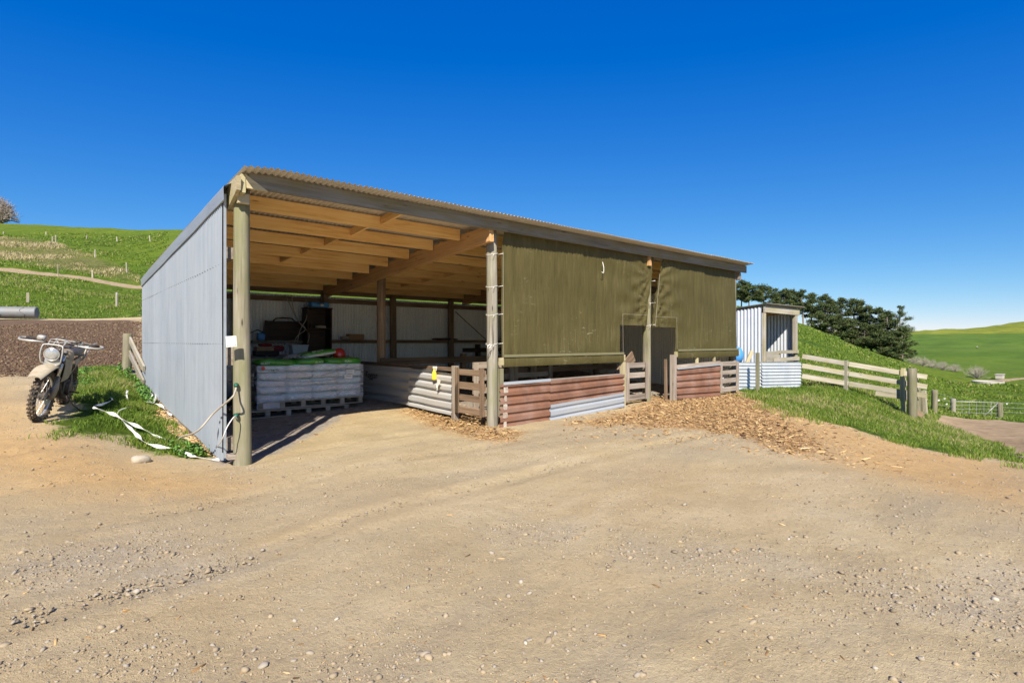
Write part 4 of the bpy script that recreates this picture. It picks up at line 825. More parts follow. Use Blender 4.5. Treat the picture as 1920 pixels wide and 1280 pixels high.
put('tub', MB().add([(-.15, -.1, 0), (.15, -.1, 0), (.15, .1, 0), (-.15, .1, 0), (-.18, -.12, .2), (.18, -.12, .2), (.18, .12, .2), (-.18, .12, .2)], [(3, 2, 1, 0), (0, 1, 5, 4), (1, 2, 6, 5), (2, 3, 7, 6), (3, 0, 4, 7), (4, 5, 6, 7)]), M['tubw'], tb)
put('lid', MB().box((0, 0, .215), (.38, .26, .022)), M['tubw'], tb)
kb = thing('cabinet', 'tall dark open fronted cabinet with shelves against the back wall', 'cabinet', (5.26, 13.45, .2))
for nm, c_, d_ in (('side_panel', (-.29, 0, 1.05), (.03, .36, 2.1)), ('side_panel', (.29, 0, 1.05), (.03, .36, 2.1)), ('back_panel', (0, .17, 1.05), (.55, .02, 2.1)), ('top_panel', (0, 0, 2.115), (.64, .40, .03)), ('shelf', (0, 0, 1.62), (.55, .34, .025)), ('shelf', (0, 0, 1.10), (.55, .34, .025)), ('shelf', (0, 0, .6), (.55, .34, .025))):
    put(nm, MB().box(c_, d_), M['dark_wood'], kb)
tag(put('rag', MB().pillow((5.32, 13.35, 1.86), (.26, .16, .08), .6, 14, 6, .1), M['pvc'], None, smooth=True), 'pale crumpled rag on the upper cabinet shelf', 'rag')
tag(put('bottle', MB().lathe([(0, 0), (.035, 0), (.035, .12), (.015, .15), (.015, .18), (0, .18)], (5.08, 13.36, 1.835), (0, 0, 1), 12), M['black'], None, smooth=True), 'small dark bottle on the upper cabinet shelf', 'bottle')
bc = thing('plastic_case', 'blue plastic case on top of the dark cabinet', 'case', (5.28, 13.4, 2.33))
put('case_body', MB().pillow((0, 0, .07), (.46, .26, .13), .3, 20, 8), M['lblue'], bc, smooth=True); put('handle', MB().tube([(-.08, -.14, .09), (-.06, -.17, .1), (.06, -.17, .1), (.08, -.14, .09)], .01, 6), M['black'], bc); put('white_latch', MB().box((.03, -.135, .06), (.07, .02, .05)), M['white'], bc)
hb = thing('headboard', 'dark wooden panel with arched top standing on the plank shelf', 'panel', (4.52, 13.6, 1.52))
put('panel', MB().box((0, .06, .24), (.84, .03, .46)), M['dark_wood'], hb)
put('arch_rail', MB().tube([(-.24, .06, .47), (-.18, .06, .53), (0, .06, .55), (.2, .06, .54), (.27, .06, .47)], .016, 8), M['black'], hb, smooth=True)
for x_ in (-.41, .41): put('stile', MB().box((x_, .045, .24), (.05, .05, .48)), M['dark_wood'], hb)
cn = thing('jerry_can', 'small blue container with black hose at the left end of the plank shelf', 'container', (3.97, 13.55, 1.52))
put('can', MB().pillow((0, 0, .09), (.17, .14, .18), .4, 16, 8), M['lblue'], cn, smooth=True); put('spout', MB().tube([(.03, 0, .17), (.03, 0, .22)], .02, 8), M['black'], cn)
put('hose', MB().tube([(.02, -.05, .2), (-.1, -.06, .25), (-.25, -.03, .17), (-.42, 0, .19), (-.5, .02, .32), (-.5, .02, .5)], .012, 6), M['black'], cn, smooth=True)
tag(put('cardboard_box', MB().box((6.35, 13.64, 1.62), (.42, .2, .15)), M['card']), 'brown cardboard box on the wall rail right of the cabinet', 'box')
tag(put('rag', MB().pillow((6.07, 13.64, 1.59), (.24, .18, .09), .6, 14, 6, .12), M['pvc'], None, smooth=True), 'pale knotted rag beside the cardboard box on the wall rail', 'rag')
tag(put('rag', MB().pillow((9.2, 13.7, 1.57), (.9, .12, .06), .7, 20, 6, .2), M['black'], None, smooth=True), 'black tarry rags along the wall rail', 'rag')
tag(put('rag', MB().pillow((12.0, 13.7, 1.575), (1.3, .13, .08), .7, 20, 6, .2), M['black'], None, smooth=True), 'black bundle on the wall rail seen through the doorway', 'rag')
mb = MB()
for pts in ([(4.55, 13.6, 2.62), (4.62, 13.4, 2.3), (4.75, 13.35, 2.0), (4.92, 13.3, 1.8), (4.7, 13.3, 1.6), (4.6, 13.3, 1.2)], [(4.7, 13.6, 2.62), (4.66, 13.4, 2.3), (4.78, 13.32, 1.95), (5.0, 13.3, 1.7), (4.95, 13.25, 1.45)], [(5.0, 13.5, 2.55), (4.95, 13.3, 2.1), (4.8, 13.3, 1.8), (4.72, 13.28, 1.5), (4.7, 13.2, 1.25)]):
    q_ = [Vector(p) for p in pts]; sm = [q_[0].lerp(q_[0], 0)]
    for i in range(len(q_)-1):
        for k in range(1, 6):
            p0, p1, p2, p3 = q_[max(i-1, 0)], q_[i], q_[i+1], q_[min(i+2, len(q_)-1)]; u = k/5
            sm.append(.5*((2*p1)+(p2-p0)*u+(2*p0-5*p1+4*p2-p3)*u*u+(3*p1-p0-3*p2+p3)*u**3))
    mb.tube(sm, .010, 6)
tag(put('hanging_cable', mb, M['rope'], None, smooth=True), 'tangled pale cables hanging down in front of the dark panel', 'cable')
sp = thing('spray_bottle', 'yellow spray bottle with white trigger on the buckled iron wall end', 'bottle', (5.50, 8.52, .80))
put('bottle', MB().lathe([(0, 0), (.04, 0), (.043, .02), (.043, .11), (.036, .14), (.018, .175), (.016, .20), (0, .20)], (0, 0, 0), (0, 0, 1), 16), M['yellow'], sp, smooth=True)
put('trigger', MB().box((0, -.02, .225), (.03, .10, .04)).box((0, -.055, .195), (.015, .02, .05)), M['white'], sp)
tag(put('rag', MB().grid([[Vector((5.46+.01*math.sin(i+j), 8.38-.13*i/6*(1-j/9), .82-.20*j/8)) for i in range(7)] for j in range(9)]), M['white'], None, smooth=True), 'torn white rag hanging below the yellow spray bottle', 'rag')
tag(put('hook', MB().tube([(5.66, 7.05, 1.44), (5.60, 7.02, 1.40), (5.55, 7.02, 1.38), (5.56, 7.02, 1.43), (5.62, 7.03, 1.46)], .007, 6), M['white'], None, smooth=True), 'white loop of cord hooked on the grey post by the wide cloth', 'cord')
tag(put('hook', MB().tube([(8.42, 7.0, 3.06), (8.42, 6.97, 2.95), (8.42, 6.97, 2.86), (8.40, 6.97, 2.84), (8.37, 6.98, 2.86)], .006, 6), M['white'], None, smooth=True), 'small white hook hanging at the top of the wide green cloth', 'hook')
# ------------------------------------------------------------------ on and beside the front post
sg = thing('sign_plate', 'small white plate fixed between the grey end wall and the front post', 'sign', (1.72, 6.98, 1.5))
put('plate', MB().box((0, 0, 0), (.115, .012, .125)), M['white'], sg)
for x_ in (-.045, .045): put('screw', MB().lathe([(0, .004), (.006, .003), (.006, 0)], (x_, -.006, -.045), (0, -1, 0), 8), M['dark'], sg)
for dz in (.03, .015): put('print_line', MB().box((-.01, -.0075, dz), (.07, .002, .004)), M['wire'], sg)
sg.rotation_euler = (0, -.06, -.55)
for z_, l_ in ((1.02-.40+.0, 'lower'), (1.5-(0.52), 'upper')):
    ins = thing('insulator', l_+' green electric fence insulator on the front post', 'insulator', (1.80, 7.09, z_), (0, 0, -.3), group='green insulators on the front post')
    put('body', MB().lathe([(0, 0), (.022, 0), (.030, .012), (.018, .02), (.028, .03), (.016, .04), (.020, .052), (0, .055)], (0, .01, 0), (0, -1, 0), 12), M['greenins'], ins, smooth=True)
    put('nail', MB().tube([(0, 0, 0), (0, -.05, .028)], .004, 6), M['dark'], ins)
def smooth_path(pts, k=6):
    q_ = [Vector(p) for p in pts]; sm = [q_[0]]
    for i in range(len(q_)-1):
        p0, p1, p2, p3 = q_[max(i-1, 0)], q_[i], q_[i+1], q_[min(i+2, len(q_)-1)]
        for j in range(1, k+1): u = j/k; sm.append(.5*((2*p1)+(p2-p0)*u+(2*p0-5*p1+4*p2-p3)*u*u+(3*p1-p0-3*p2+p3)*u**3))
    return sm
def gpt(px, py, dz=.03): a = G(px, py); return Vector((a[0], a[1], h1(*a)+dz))
tag(put('rope', MB().tube(smooth_path([(1.80, 7.08, .97), (1.76, 7.0, .90), (1.70, 6.90, .85), PX(400, 1.60, 775), PX(370, 1.45, 808), gpt(340, 826, .05), gpt(330, 831, .02)]), .011, 7), M['rope'], None, smooth=True), 'thick grey rope sagging from the front post to the ground along the end wall', 'rope')
tag(put('rope', MB().tube(smooth_path([(1.81, 7.09, .58), (1.75, 6.98, .62), PX(426, 1.66, 800), PX(415, 1.62, 826), gpt(402, 850, .05)]), .006, 6), M['tape'], None, smooth=True), 'thin white cord from the lower insulator down to the stone', 'rope')
def ribbon(name, label, pts, w_, mat=M['tape']):
    q_ = smooth_path([gpt(a, b, dz) for a, b, dz in pts], 6); A = [[], []]
    for i, p in enumerate(q_):
        t_ = (q_[min(i+1, len(q_)-1)]-q_[max(i-1, 0)]).normalized(); s_ = t_.cross(Vector((0, 0, 1))).normalized(); tw = math.sin(i*.45)*.8
        o_ = (s_*math.cos(tw)+Vector((0, 0, 1))*math.sin(tw))*w_*(.75+.25*math.sin(i*.7)); A[0].append(p-o_); A[1].append(p+o_)
    B = [[A[1][i]+Vector((0, 0, -.004)) for i in range(len(q_))], [A[0][i]+Vector((0, 0, -.004)) for i in range(len(q_))]]
    tag(put(name, MB().grid([A[0], A[1], B[0], B[1], A[0]]), mat), label, 'fence tape')
ribbon('fence_tape', 'long white electric fence tape looping over the grass to the foot of the end wall', [(208, 759, .12), (211, 765, .14), (205, 769, .14), (190, 774, .13), (175, 781, .14), (185, 787, .15), (205, 793, .15), (222, 800, .14), (240, 815, .12), (256, 829, .10), (270, 840, .08), (300, 846, .06), (330, 848, .05), (345, 853, .04), (365, 860, .03), (395, 864, .02), (424, 863, .02)], .026)
ribbon('fence_tape', 'shorter branch of white fence tape lying towards the end wall', [(224, 801, .13), (240, 808, .13), (258, 815, .12), (280, 824, .10), (300, 830, .07), (322, 832, .04)], .022)
ribbon('fence_tape', 'thin crumpled white tape along the foot of the grey end wall', [(275, 762, .08), (290, 765, .08), (302, 767, .06), (312, 776, .05), (322, 783, .04)], .022)
ribbon('fence_tape', 'bunched white tape loop against the bottom of the end wall', [(281, 745, .10), (286, 752, .12), (280, 758, .08), (288, 762, .06), (292, 750, .12)], .022)
ribbon('fence_tape', 'stray curl of thin tape in the grass above the long tape', [(220, 797, .12), (222, 789, .14), (232, 784, .15), (246, 779, .14)], .006)
ribbon('fence_tape', 'short white tape scrap standing up in the grass', [(240, 762, .05), (237, 757, .16), (239, 753, .2)], .02)
def rock(label, px, py, s_, mat=M['stone'], flat=.6):
    a = G(px, py); mb = MB().pillow((0, 0, 0), (s_, s_*.7, s_*flat), .75, 16, 9, .06)
    o = put('stone', mb, mat, None, smooth=True); o.location = (a[0], a[1], h1(*a)+s_*flat*.28); o.rotation_euler = (0, .1, random.uniform(-.3, .3)); tag(o, label, 'stone')
rock('smooth pale oval stone lying in front of the grass edge', 264, 866, .20, M['stone'], .5)
rock('rounded brown stone wedged at the foot of the end wall', 408, 850, .12, plain('brown_stone', (.22, .16, .10), .9), 1.0)
tag(put('timber_block', MB().box((1.77, 7.20, .12), (.09, .12, .06)), M['old']), 'short timber block between the end wall and the front post foot', 'block')
# ------------------------------------------------------------------ farm motorbike
ang = math.radians(14); hx, hy = -math.sin(ang), -math.cos(ang); cx, cy = G(70, 788); cx -= hx*.62; cy -= hy*.62
zf, zr = h1(cx+hx*.62, cy+hy*.62), h1(cx-hx*.62, cy-hy*.62)
bk = thing('motorbike', 'dusty farm motorbike with round headlight and looped hand guards parked on its side stand', 'motorbike', (cx, cy, (zf+zr)/2-.01), (math.radians(-11), math.atan2(zr-zf, 1.24), math.atan2(hy, hx)))
STEER = Matrix.Translation((.42, 0, .82)) @ Matrix.Rotation(-.12, 4, Vector((-.36, 0, .93)).normalized()) @ Matrix.Translation((-.42, 0, -.82))
FRONTP = 'fork_leg fork_tube fork_guard triple_clamp front_mudguard mudguard_brace headlight_guard front_rack handlebar grip hand_guard lever brake_disc brake_caliper number_plate brake_reservoir mirror_boss control_cables'.split()
def steer(o):
    m = STEER @ Matrix.LocRotScale(o.location, o.rotation_euler, None); o.location = m.to_translation(); o.rotation_euler = m.to_euler()
def wheel(x_, r, tw, st_=0.):
    wv = thing('wheel', None, None, (x_, 0, r+.0), (0, 0, st_)); wv.parent = bk
    if x_ > 0: steer(wv)
    mb = MB(); n = 40; q_ = []; m = 10
    tr = tw/2; R0 = r-tr
    for i in range(n):
        a = 2*math.pi*i/n
        for j in range(m): b = 2*math.pi*j/m; rr = R0+math.cos(b)*tr*.9; q_.append((rr*math.cos(a), math.sin(b)*tr, rr*math.sin(a)))
    mb.add(q_, [(i*m+j, i*m+(j+1) % m, ((i+1) % n)*m+(j+1) % m, ((i+1) % n)*m+j) for i in range(n) for j in range(m)])
    for i in range(34):
        for j, b in enumerate((-.95, -.35, .35, .95)):
            a = 2*math.pi*(i+(.5 if j in (1, 2) else 0))/34; rr = R0+math.cos(b)*(tr*.9+.006); mt = Euler((0, -a, 0)).to_matrix() @ Euler((0, 0, 0)).to_matrix()
            mb.box((rr*math.cos(a), math.sin(b)*(tr+.004), rr*math.sin(a)), (.022, .020, .026), mt)
    put('tyre', mb, M['tyre'], wv)
    q_ = [((R0-tr*.75)*math.cos(a), 0, (R0-tr*.75)*math.sin(a)) for a in np.linspace(0, 2*math.pi, 41)[:-1]]
    put('rim', MB().tube(q_, .014, 8, closed=True), M['chrome'], wv, smooth=True)
    mb = MB()
    for i in range(18):
        a = 2*math.pi*i/18; s_ = .03 if i % 2 else -.03; a2 = a+(.5 if i % 4 < 2 else -.5); R1 = R0-tr*.75
        mb.tube([(.035*math.cos(a2), s_, .035*math.sin(a2)), (R1*math.cos(a), 0, R1*math.sin(a))], .0028, 4)
    o = put('spokes', mb, M['chrome'], wv)
    put('hub', MB().lathe([(0, -.06), (.03, -.06), (.055, -.035), (.055, .035), (.03, .06), (0, .06)], (0, 0, 0), (0, 1, 0), 16).tube([(0, -.1, 0), (0, .1, 0)], .010, 8), M['dark'], wv)
wheel(.62, .34, .078, 0); wheel(-.62, .315, .11)
def bp(name, mb, mat, smooth=True, label=None, parent=None):
    if name in FRONTP: mb.v = [tuple(STEER @ Vector(v)) for v in mb.v]
    return put(name, mb, M[mat], parent or bk, smooth=smooth, label=label)
bp('brake_disc', MB().lathe([(.05, 0), (.11, 0), (.11, .004), (.05, .004), (.05, 0)], (.62, .055, .335), (0, 1, 0), 24), 'chrome', False)
bp('brake_caliper', MB().box((.55, .06, .42), (.05, .035, .08)), 'dark', False)
for s_ in (-1, 1):
    bp('fork_leg', MB().tube([(.625, s_*.092, .30), (.60, s_*.092, .36), (.50, s_*.092, .60)], [.022, .029, .029], 12), 'fork'); bp('fork_tube', MB().tube([(.51, s_*.092, .58), (.375, s_*.092, .94)], .020, 12), 'chrome')
    bp('fork_guard', MB().tube([(.63, s_*.118, .33), (.585, s_*.118, .45), (.545, s_*.115, .56)], [.020, .032, .02], 8), 'fender')
bp('triple_clamp', MB().box((.43, 0, .80), (.05, .24, .035), Euler((0, .36, 0)).to_matrix()).box((.385, 0, .92), (.055, .24, .03), Euler((0, .36, 0)).to_matrix()), 'dark', False)
# front mudguard: arched shell
A = []
for i in range(15):
    f = i/14; x_ = .98-.62*f; z_ = .66+.13*math.sin(min(1, f*1.5)*math.pi/2)-.02*f; hw = .075+.03*math.sin(f*math.pi)
    A.append([Vector((x_, hw*math.sin(b), z_-.045*(1-math.cos(b)))) for b in np.linspace(-1.4, 1.4, 11)])
A2 = [[p-Vector((0, 0, .006)) for p in r_] for r_ in A]
bp('front_mudguard', MB().grid(A).grid(A2), 'mudguard')
bp('mudguard_brace', MB().box((.50, 0, .735), (.12, .13, .035)), 'dark', False)
hd = thing('headlight', None, None, (.53, 0, .91), (0, .12, 0)); hd.parent = bk; steer(hd)
put('lens', MB().lathe([(0, .022), (.05, .018), (.078, .006), (.084, -.004)], (.03, 0, 0), (1, 0, 0), 28), M['glass'], hd, smooth=True)
put('lamp_ring', MB().tube([(.03, .086*math.cos(a), .086*math.sin(a)) for a in np.linspace(0, 2*math.pi, 29)[:-1]], .008, 8, closed=True), M['chrome'], hd, smooth=True)
put('lamp_bowl', MB().lathe([(.086, .02), (.08, -.03), (.05, -.07), (0, -.08)], (0, 0, 0), (1, 0, 0), 24), M['dark'], hd, smooth=True)
bp('number_plate', MB().pillow((.51, 0, .80), (.03, .19, .11), .5, 16, 8), 'whitepipe')
bp('headlight_guard', MB().tube(smooth_path([(.555, -.105, .79), (.575, -.12, .88), (.565, -.115, 1.0), (.55, -.08, 1.035), (.55, .08, 1.035), (.565, .115, 1.0), (.575, .12, .88), (.555, .105, .79), (.545, .05, .765), (.545, -.05, .765)], 4)+[], .010, 8, closed=True), 'whitepipe')
bp('front_rack', MB().tube(smooth_path([(.50, -.08, 1.0), (.43, -.09, 1.06), (.36, -.08, 1.09), (.36, .08, 1.09), (.43, .09, 1.06), (.50, .08, 1.0)], 4), .008, 8).tube([(.43, -.09, 1.06), (.43, .09, 1.06)], .006, 6).tube([(.36, -.03, 1.09), (.5, -.03, 1.02)], .006, 6), 'whitepipe')
bp('handlebar', MB().tube(smooth_path([(.22, -.41, 1.055), (.27, -.28, 1.06), (.34, -.12, 1.0), (.36, 0, .985), (.34, .12, 1.0), (.27, .28, 1.06), (.22, .41, 1.055)], 5), .011, 10).tube([(.305, -.2, 1.04), (.305, .2, 1.04)], .008, 8), 'dark')
for s_ in (-1, 1):
    bp('grip', MB().tube([(.255, s_*.31, 1.06), (.22, s_*.42, 1.055)], .018, 10), 'black')
    bp('hand_guard', MB().tube(smooth_path([(.32, s_*.17, 1.03), (.36, s_*.24, 1.035), (.37, s_*.36, 1.03), (.33, s_*.46, 1.035), (.25, s_*.48, 1.05), (.21, s_*.43, 1.055)], 5), .013, 8), 'whitepipe')
    bp('lever', MB().tube([(.30, s_*.2, 1.045), (.34, s_*.30, 1.04), (.32, s_*.41, 1.035)], .006, 6), 'chrome')
bp('brake_reservoir', MB().pillow((.32, -.22, 1.09), (.08, .10, .07), .5, 12, 6), 'whitepipe'); bp('mirror_boss', MB().pillow((.30, .2, 1.085), (.05, .06, .04), .5, 12, 6), 'dark')
cab = MB()
for s_ in (-1, 1): cab.tube(smooth_path([(.30, s_*.22, 1.05), (.45, s_*.16, 1.08), (.50, s_*.08, 1.0), (.42, s_*.05, .85), (.3, s_*.03, .75)], 5), .006, 5)
bp('control_cables', cab, 'black')
# tank, shrouds, seat, side panels, rear guard
def loft(secs, n=16):
    q_ = []
    for x_, z_, hw, hh in secs:
        for k in range(n): a = 2*math.pi*k/n; q_.append((x_, hw*math.copysign(abs(math.cos(a))**.75, math.cos(a)), z_+hh*math.copysign(abs(math.sin(a))**.75, math.sin(a))))
    m = len(secs); return MB().add(q_, [(i*n+k, i*n+(k+1) % n, (i+1)*n+(k+1) % n, (i+1)*n+k) for i in range(m-1) for k in range(n)]+[tuple(range(n))[::-1], tuple((m-1)*n+k for k in range(n))])
bp('fuel_tank', loft([(.33, .80, .06, .05), (.27, .83, .12, .10), (.12, .84, .15, .12), (-.02, .83, .12, .10), (-.12, .80, .08, .06)]), 'fender')
for s_ in (-1, 1):
    A = [[Vector((.42-.42*i/8, s_*(.115+.03*math.sin(i/8*math.pi)+.012*math.sin(j/6*math.pi)), .86-.10*i/8-(.34-.16*i/8)*j/6)) for j in range(7)] for i in range(9)]
    bp('tank_shroud', MB().grid(A).grid([[p-Vector((0, s_*.006, 0)) for p in r_] for r_ in A]), 'fender')
    A = [[Vector((-.12-.34*i/6, s_*(.12+.02*math.sin(j)), .76+.02*i/6-(.22-.10*i/6)*j/5)) for j in range(6)] for i in range(7)]
    bp('side_panel', MB().grid(A).grid([[p-Vector((0, s_*.006, 0)) for p in r_] for r_ in A]), 'fender')
bp('seat', loft([(.02, .87, .07, .03), (-.1, .87, .11, .045), (-.3, .86, .13, .05), (-.55, .87, .13, .05), (-.72, .88, .10, .035)]), 'seatm')
A = [[Vector((-.55-.42*i/8, .09*math.sin(b), .80+.03*math.sin(i/8*3)-.07*(i/8)**2-.04*(1-math.cos(b)))) for b in np.linspace(-1.3, 1.3, 9)] for i in range(9)]
bp('rear_mudguard', MB().grid(A).grid([[p-Vector((0, 0, .006)) for p in r_] for r_ in A]), 'fender')
rk = MB()
for y_ in (-.16, -.05, .05, .16): rk.tube([(-.42, y_, .95), (-.85, y_, .95)], .008, 7)
for x_ in (-.42, -.62, -.85): rk.tube([(x_, -.17, .95), (x_, .17, .95)], .008, 7)
for s_ in (-1, 1): rk.tube([(-.45, s_*.17, .95), (-.42, s_*.15, .74)], .009, 7).tube([(-.80, s_*.17, .95), (-.55, s_*.14, .74)], .009, 7).tube(smooth_path([(-.42, s_*.17, .95), (-.5, s_*.23, .99), (-.75, s_*.23, .99), (-.85, s_*.17, .95)], 4), .008, 7)
bp('rear_rack', rk, 'whitepipe')
fr = MB()
for s_ in (-1, 1): fr.tube(smooth_path([(.38, s_*.03, .82), (.28, s_*.07, .52), (.18, s_*.11, .30), (-.15, s_*.12, .28), (-.22, s_*.1, .45), (-.12, s_*.06, .74)], 4), .016, 8).tube([(-.18, s_*.10, .34), (-.62, s_*.095, .32)], .020, 8).tube([(-.12, s_*.07, .74), (-.6, s_*.11, .80)], .012, 8).tube([(-.2, s_*.08, .45), (-.5, s_*.1, .77)], .010, 8)
bp('frame', fr, 'dark')
bp('engine', MB().box((.03, 0, .38), (.30, .22, .20)).lathe([(.0, -.15), (.10, -.15), (.11, -.1), (.11, .1), (.10, .15), (0, .15)], (-.04, 0, .38), (0, 1, 0), 18), 'dark', False)
cy_ = MB()
for k in range(8): cy_.box((.13+.012*k, 0, .48+.026*k), (.15, .17, .010), Euler((0, .3, 0)).to_matrix())
bp('cylinder_fins', cy_.box((.17, 0, .57), (.09, .10, .22), Euler((0, .3, 0)).to_matrix()), 'dark', False)
bp('skid_plate', MB().grid([[Vector((.34-.09*i/3, -.10+.20*j/4, .58-.32*i/3)) for j in range(5)] for i in range(4)]+[[Vector((-.1, -.10+.20*j/4, .22)) for j in range(5)]]), 'dark')
bp('exhaust', MB().tube(smooth_path([(.22, -.03, .56), (.33, -.08, .42), (.25, -.14, .32), (0, -.15, .40), (-.3, -.16, .55), (-.5, -.17, .62), (-.85, -.18, .72)], 5), [.018]*16+[.022]*4+[.038]*11, 10), 'dark')
bp('shock_absorber', MB().tube([(-.22, 0, .36), (-.18, 0, .72)], .03, 10), 'dark')
bp('side_stand', MB().tube([(.0, .13, .28), (-.03, .22, .14), (-.05, .335, .045)], .010, 8).box((-.05, .34, .04), (.06, .04, .01)), 'dark')
for s_ in (-1, 1): bp('foot_peg', MB().tube([(-.08, s_*.13, .31), (-.08, s_*.26, .31)], .014, 8), 'dark')
bp('gear_lever', MB().tube([(0, .14, .30), (.12, .17, .30), (.14, .20, .31)], .007, 6), 'dark')
bp('chain', MB().tube([(-.06, .13, .42), (-.6, .12, .38)], .007, 5).tube([(-.06, .13, .33), (-.6, .12, .26)], .007, 5), 'dark')
bp('sprocket', MB().lathe([(.03, 0), (.09, 0), (.09, .005), (.03, .005)], (-.62, .11, .315), (0, 1, 0), 20), 'dark', False)
# ------------------------------------------------------------------ small shed, its low iron wall and the board fence
ax0, ax1, ay0, ay1 = 16.5, 18.95, 7.55, 9.3
an = thing('small_shed', 'small lean-to shed of bright galvanised iron with an open timber framed front', 'shed', (ax0, ay0, 0))
def RA(y_): return 2.60-.10*(y_-ay0)
for a, b in ((ay0+.02, ay0+.88), (ay0+.88, ay1)): corr('wall_sheet', a, b, (ax0, 0, 0), (0, 1, 0), (0, 0, 1), (-1, 0, 0), lambda u: -.05, lambda u: RA(u)-.06, M['galv_new'], an, pitch=.108, amp=.016, nv=2, sub=8)
for a, b in ((ay0+.03, ay0+.88), (ay0+.88, ay1)): corr('wall_sheet', a, b, (ax1, 0, 0), (0, 1, 0), (0, 0, 1), (1, 0, 0), lambda u: -.2, lambda u: RA(u)-.06, M['galv_new'], an, pitch=.108, amp=.016, nv=2, sub=8)
for i in range(3): corr('wall_sheet', ax0+.817*i, ax0+.817*(i+1), (0, ay1, 0), (1, 0, 0), (0, 0, 1), (0, -1, 0), lambda u: -.1, lambda u: RA(ay1)-.04, M['galv_new'], an, pitch=.108, amp=.016, nv=2, sub=8)
n_ = int(2.75/.0766*6); yy = [ay0-.18, ay0+.6, ay1+.1]
put('roof_sheet', MB().grid([[Vector((ax0-.08+2.75*i/n_, y_, RA(y_)+.02+.009*math.cos(i*2*math.pi/6))) for i in range(n_+1)] for y_ in yy]), M['galv_roof'], an, world=True, smooth=True)
board('front_beam', (ax0+.0, ay0-.05, RA(ay0)-.12), (ax1+.06, ay0-.05, RA(ay0)-.14), .21, .05, M['rail'], an)
board('post', (ax0+.06, ay0-.01, -.3), (ax0+.06, ay0-.01, 2.36), .12, .09, M['rail'], an, up=(1, 0, 0))
board('post', (ax1-.14, ay0-.01, -.4), (ax1-.14, ay0-.01, 2.36), .17, .10, M['rail'], an, up=(1, 0, 0))
board('back_rail', (ax0+.05, ay1-.06, 1.62), (ax1-.05, ay1-.06, 1.62), .15, .06, M['beam'], an)
for z_ in (2.3,): board('rafter', (ax0+.05, ay0+.1, z_), (ax0+.05, ay1-.05, z_-.1), .12, .05, M['beam'], an)
for x_ in (17.1, 17.8, 18.4): board('rafter', (x_, ay0+.0, 2.46), (x_, ay1-.05, 2.32), .12, .05, M['beam'], an)
board('front_board', (ax0+.1, ay0-.07, 1.03), (ax0+1.0, ay0-.07, 1.05), .32, .04, M['rail'], an); board('front_board', (ax0+.9, ay0-.10, 1.17), (ax1-.1, ay0-.10, 1.17), .10, .03, M['rail'], an); board('front_board', (ax0+.5, ay0-.12, .93), (ax1-.1, ay0-.12, .95), .12, .03, M['rail'], an)
wd = thing('iron_pen_wall', 'low wall of bright horizontal corrugated iron in front of the small shed', 'wall', (14.3, 7.45, 0))
hsheet('iron_sheet', (14.25, 7.42), (16.2, 7.44), .20, .94, .08, .88, M['galv_new'], wd, .095, .013, False, n=14); hsheet('iron_sheet', (16.15, 7.40), (18.98, 7.42), .05, .90, -.08, .83, M['galv_new'], wd, .095, .013, False, n=18)
for x_ in (14.4, 16.2, 18.85): board('wall_post', (x_, 7.5, -.3), (x_, 7.5, .9), .08, .08, M['rail'], wd, up=(0, 1, 0))
tag(board('stake', (15.0, 7.0, -.2), (15.0, 7.0, 1.19), .11, .07, M['post'], None, up=(1, 0, 0)), 'grey green wooden stake standing in front of the bright corrugated low wall', 'stake')
dr = thing('plastic_drum', 'blue plastic drum lying on its side behind the right end of the shed', 'drum', (15.22, 7.62, 1.10), (0, 0, 1.0+math.pi))
put('drum_shell', MB().lathe([(.20, 0), (.24, .03), (.25, .10), (.255, .12), (.25, .14), (.25, .40), (.255, .42), (.25, .44), (.24, .55), (.0, .57)], (0, 0, 0), (0, -1, 0), 24), M['lblue'], dr, smooth=True); put('drum_inside', MB().lathe([(0, .03), (.20, .03), (.20, .0)], (0, 0, 0), (0, -1, 0), 24), M['blue'], dr)
put('drum_end', MB().lathe([(0, .58), (.235, .575), (.24, .56)], (0, 0, 0), (0, -1, 0), 24), M['blue'], dr)
tag(board('timber_stand', (14.8, 8.1, 0), (14.8, 8.1, .84), .6, .5, M['old'], None, up=(1, 0, 0)), 'grey timber stand under the blue drum', 'stand')
tag(board('loose_plank', (15.9, 7.9, .5), (16.15, 7.7, 1.22), .1, .05, M['pale_wood'], None), 'pale plank end leaning against the small shed by the drum', 'plank')
rf = thing('board_fence', 'weathered board rail fence running downhill from the small shed', 'fence', (18.96, 7.45, 0))
fA, fB = Vector((18.96, 7.45)), Vector((P(1733, 0, 17.0).x, P(1733, 0, 17.0).y))
def fp(t_): return fA.lerp(fB, t_)
zt0, zt1 = P(0, 667.5, 18.1).z, P(0, 706.5, 17.0).z
def rail(t0, t1, dz0, dz1, w_=.15):
    a, b = fp(t0), fp(t1); board('rail', (a.x, a.y-.07, zt0+(zt1-zt0)*t0+dz0), (b.x, b.y-.07, zt0+(zt1-zt0)*t1+dz1), w_, .03, M['rail'], rf)
rail(.0, .385, 0, 0); rail(.388, 1.0, 0, 0); rail(0, .385, -.31, -.31); rail(.388, 1, -.31, -.30); rail(0, .385, -.65, -.63); rail(.388, 1, -.63, -.58); rail(.60, .90, -.78, -.735)
for t_, h_ in ((.385, .05), (.84, .22)):
    a = fp(t_); board('fence_post', (a.x, a.y, h1(a.x, a.y)-.3), (a.x, a.y, zt0+(zt1-zt0)*t_+.10+h_*.3), .15, .10, M['post_grey'] if t_ < .5 else M['pale_wood'], rf, up=(1, 0, 0))
a = P(1710, 785, 16.7); pole('strainer_post', (a.x, a.y, h1(a.x, a.y)-.4), (a.x, a.y, P(1710, 691, 16.7).z), .13, .125, M['post'], rf)
